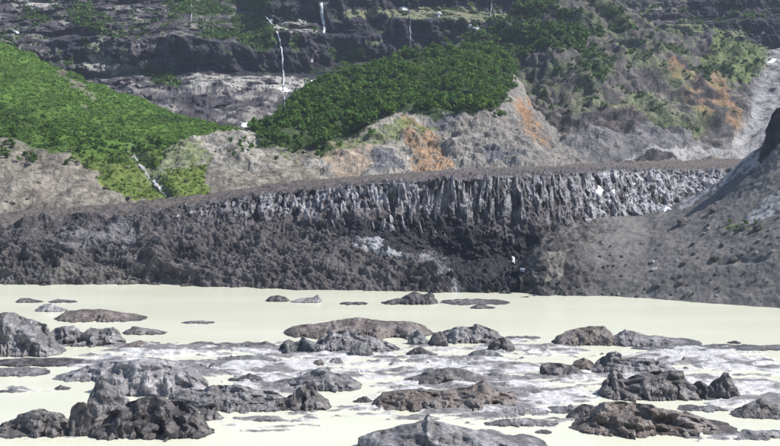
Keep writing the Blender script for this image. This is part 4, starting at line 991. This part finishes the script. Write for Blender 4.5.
# scrub on cliff ledges and on the right mountainside
pos, px, py = scatter("cliff", CLIFF_VEG ** 2, 2400, rs)
o = join_leaves("ledge_scrub", pos, rs.uniform(1.0, 2.4, len(pos)), np.array((0.075, 0.135, 0.032)) * rs.uniform(.7, 1.4, (len(pos), 1)), 14, 0.42, 820, flat=0.6)
tag(o, "patches of green scrub on the ledges of the far cliff", "scrub", kind='stuff')
pos, px, py = scatter("right_mountainside", np.clip(RIGHT_SHRUB * 1.0 + 0.25 * RIGHT_GRASS, 0, 1) ** 1.3, 2400, rs)
g = RIGHT_GRASS.ravel()
o = join_leaves("mountain_scrub", pos, rs.uniform(0.9, 2.0, len(pos)) * (1 + 0.7 * sm(610, 580, px) * sm(60, 50, py)), np.array((0.066, 0.120, 0.032)) * rs.uniform(.6, 1.5, (len(pos), 1)), 14, 0.42, 840, flat=0.6)
tag(o, "dark green scrub in patches over the right mountainside", "scrub", kind='stuff')

# trees: tapered trunk with limbs and a crown of leaves
def trunk_mesh():
    V, Fq = [], []
    def limb(a, b, r0, r1):
        a, b = Vector(a), Vector(b); d = (b - a).normalized(); s = d.orthogonal().normalized(); t = d.cross(s)
        k = len(V)
        for c, r in ((a, r0), (b, r1)):
            for q in range(5):
                an = q * 2 * math.pi / 5
                V.append(tuple(c + (s * math.cos(an) + t * math.sin(an)) * r))
        for q in range(5): Fq.append((k + q, k + (q + 1) % 5, k + 5 + (q + 1) % 5, k + 5 + q))
    limb((0, 0, -0.4), (0.03, 0, 0.55), 0.07, 0.045)
    limb((0.03, 0, 0.5), (0, 0.05, 1.1), 0.045, 0.015)
    for k in range(4):
        a = k * 1.6 + .3
        limb((0.02, 0, 0.4 + 0.1 * k), (0.5 * math.cos(a), 0.5 * math.sin(a), 0.75 + 0.1 * k), 0.03, 0.008)
    return mesh_obj("trunk", V, Fq, M_BARK, None, np.tile(np.array((0.09, 0.07, 0.055)), (len(V), 1)), True, link=False).data
TRUNK = trunk_mesh()
CROWNS = []
for k in range(9):
    V, sh, zz = leaf_cloud(150, 1.0, 0.20, 860 + k, 0.85, 6)
    V = V.copy(); V[..., 2] += 0.85
    base = np.array([(0.090, 0.172, 0.030), (0.112, 0.204, 0.036), (0.074, 0.146, 0.030)][k % 3])
    C = np.repeat((base * sh[:, None])[:, None, :], 4, 1).reshape(-1, 3)
    CROWNS.append(mesh_obj("crown", V.reshape(-1, 3), np.arange(600).reshape(-1, 4), M_LEAF, None, C, False, link=False).data)
def tree(p, r, label, group, name="tree", cat="tree"):
    e = bpy.data.objects.new(name, None); COL.objects.link(e)
    e.location = p; e.scale = (r, r, r * RNG.uniform(.9, 1.25)); e.rotation_euler = (0, 0, RNG.uniform(0, 6.28))
    for n, d in (("trunk", TRUNK), ("crown", CROWNS[RNG.integers(len(CROWNS))])):
        c = bpy.data.objects.new(n, d); COL.objects.link(c); c.parent = e
    tag(e, label, cat, group)
pos, px, py = scatter("wooded_ridge", RIDGE_WOOD, 1500, rs)
order = np.argsort(pos[:, 1])
pos, px, py = pos[order], px[order], py[order]
near = 280
for k in range(near):
    tree(pos[k], rs.uniform(1.3, 3.2), "round leafy tree in the front ranks of the dense wood on the central ridge", "front trees of the wood on the central ridge")
rest = pos[near:]
cols = np.array([(0.090, 0.172, 0.030), (0.112, 0.204, 0.036), (0.074, 0.146, 0.030)])[rs.integers(0, 3, len(rest))]
o = join_leaves("wood", rest, rs.uniform(1.3, 3.6, len(rest)), cols, 130, 0.18, 900, flat=0.85, lift=0.7)
tag(o, "dense dark green wood covering the back of the central ridge", "wood", kind='stuff')
for px_, py_, r, patch, lab in [(501, 118, 2.4, "wooded_ridge", "lone round tree at the right lower corner of the wood"), (459, 116, 2.2, "wooded_ridge", "round tree at the lower edge of the wood above grey rock"), (436, 118, 2.0, "wooded_ridge", "tree at the wood's lower edge above the orange scar"),
                                (372, 134, 2.0, "wooded_ridge", "tree standing below the wood left of the orange scar"), (296, 152, 1.8, "wooded_ridge", "small tree at the bottom left tip of the wood"), (318, 156, 1.6, "wooded_ridge", "bushy tree low on the bank under the left of the wood"),
                                (340, 150, 1.7, "wooded_ridge", "bushy tree on grass left of the tan bank"), (174, 150, 2.2, "left_slope", "dark tree beside the head of the cascading stream"), (160, 150, 2.4, "left_slope", "large dark tree right of the stream head"),
                                (150, 144, 2.3, "left_slope", "dark tree directly above the cascading stream"), (54, 144, 2.2, "left_slope", "dark tree at the lower rim of the green slope, left"), (12, 138, 2.2, "left_slope", "dark tree near the left edge above the pale bank")]:
    tree(on_patch(patch, px_, py_), r, lab, "single trees beside wood and stream")
for k in range(60):
    px_ = rs.uniform(2, 120); py_ = rs.uniform(126 + 0.12 * px_, 160 + 0.18 * px_)
    tree(on_patch("left_slope", px_, py_), rs.uniform(0.7, 1.5), "small dark bush dotted where the green slope breaks into the pale bank", "bushes along the rim of the pale bank", "bush", "bush")
for k in range(30):
    px_ = rs.uniform(212, 330); py_ = rs.uniform(138, 158)
    tree(on_patch("wooded_ridge", px_, py_), rs.uniform(0.6, 1.2), "small bush on the pale fluted bank below the wood", "bushes on the pale fluted bank", "bush", "bush")
for k in range(7):
    tree(on_patch("moraine", rs.uniform(724, 764), rs.uniform(222, 232)), rs.uniform(0.4, 0.7), "low green tuft growing on the grey moraine at right", "green tufts on the moraine", "tuft", "tuft")

# ------------------------------------------------------------------ haze
hv = np.array([(-2600, -1100, -4), (2600, -1100, -4), (2600, 3100, -4), (-2600, 3100, -4), (-2600, -1100, 330), (2600, -1100, 330), (2600, 3100, 330), (-2600, 3100, 330)])
hf = [(3, 2, 1, 0), (4, 5, 6, 7), (0, 1, 5, 4), (1, 2, 6, 5), (2, 3, 7, 6), (3, 0, 4, 7)]
mh = bpy.data.materials.new("haze_air"); mh.use_nodes = True
N, L = mh.node_tree.nodes, mh.node_tree.links
N.remove(N["Principled BSDF"])
pv = N.new("ShaderNodeVolumePrincipled")
pv.inputs["Color"].default_value = (0.70, 0.80, 1.0, 1)
pv.inputs["Density"].default_value = 0.00011
pv.inputs["Anisotropy"].default_value = 0.2
L.new(pv.outputs[0], N["Material Output"].inputs["Volume"])
haze = mesh_obj("haze", hv, hf, mh)
tag(haze, "thin bluish haze in the valley air", "haze", kind='stuff')
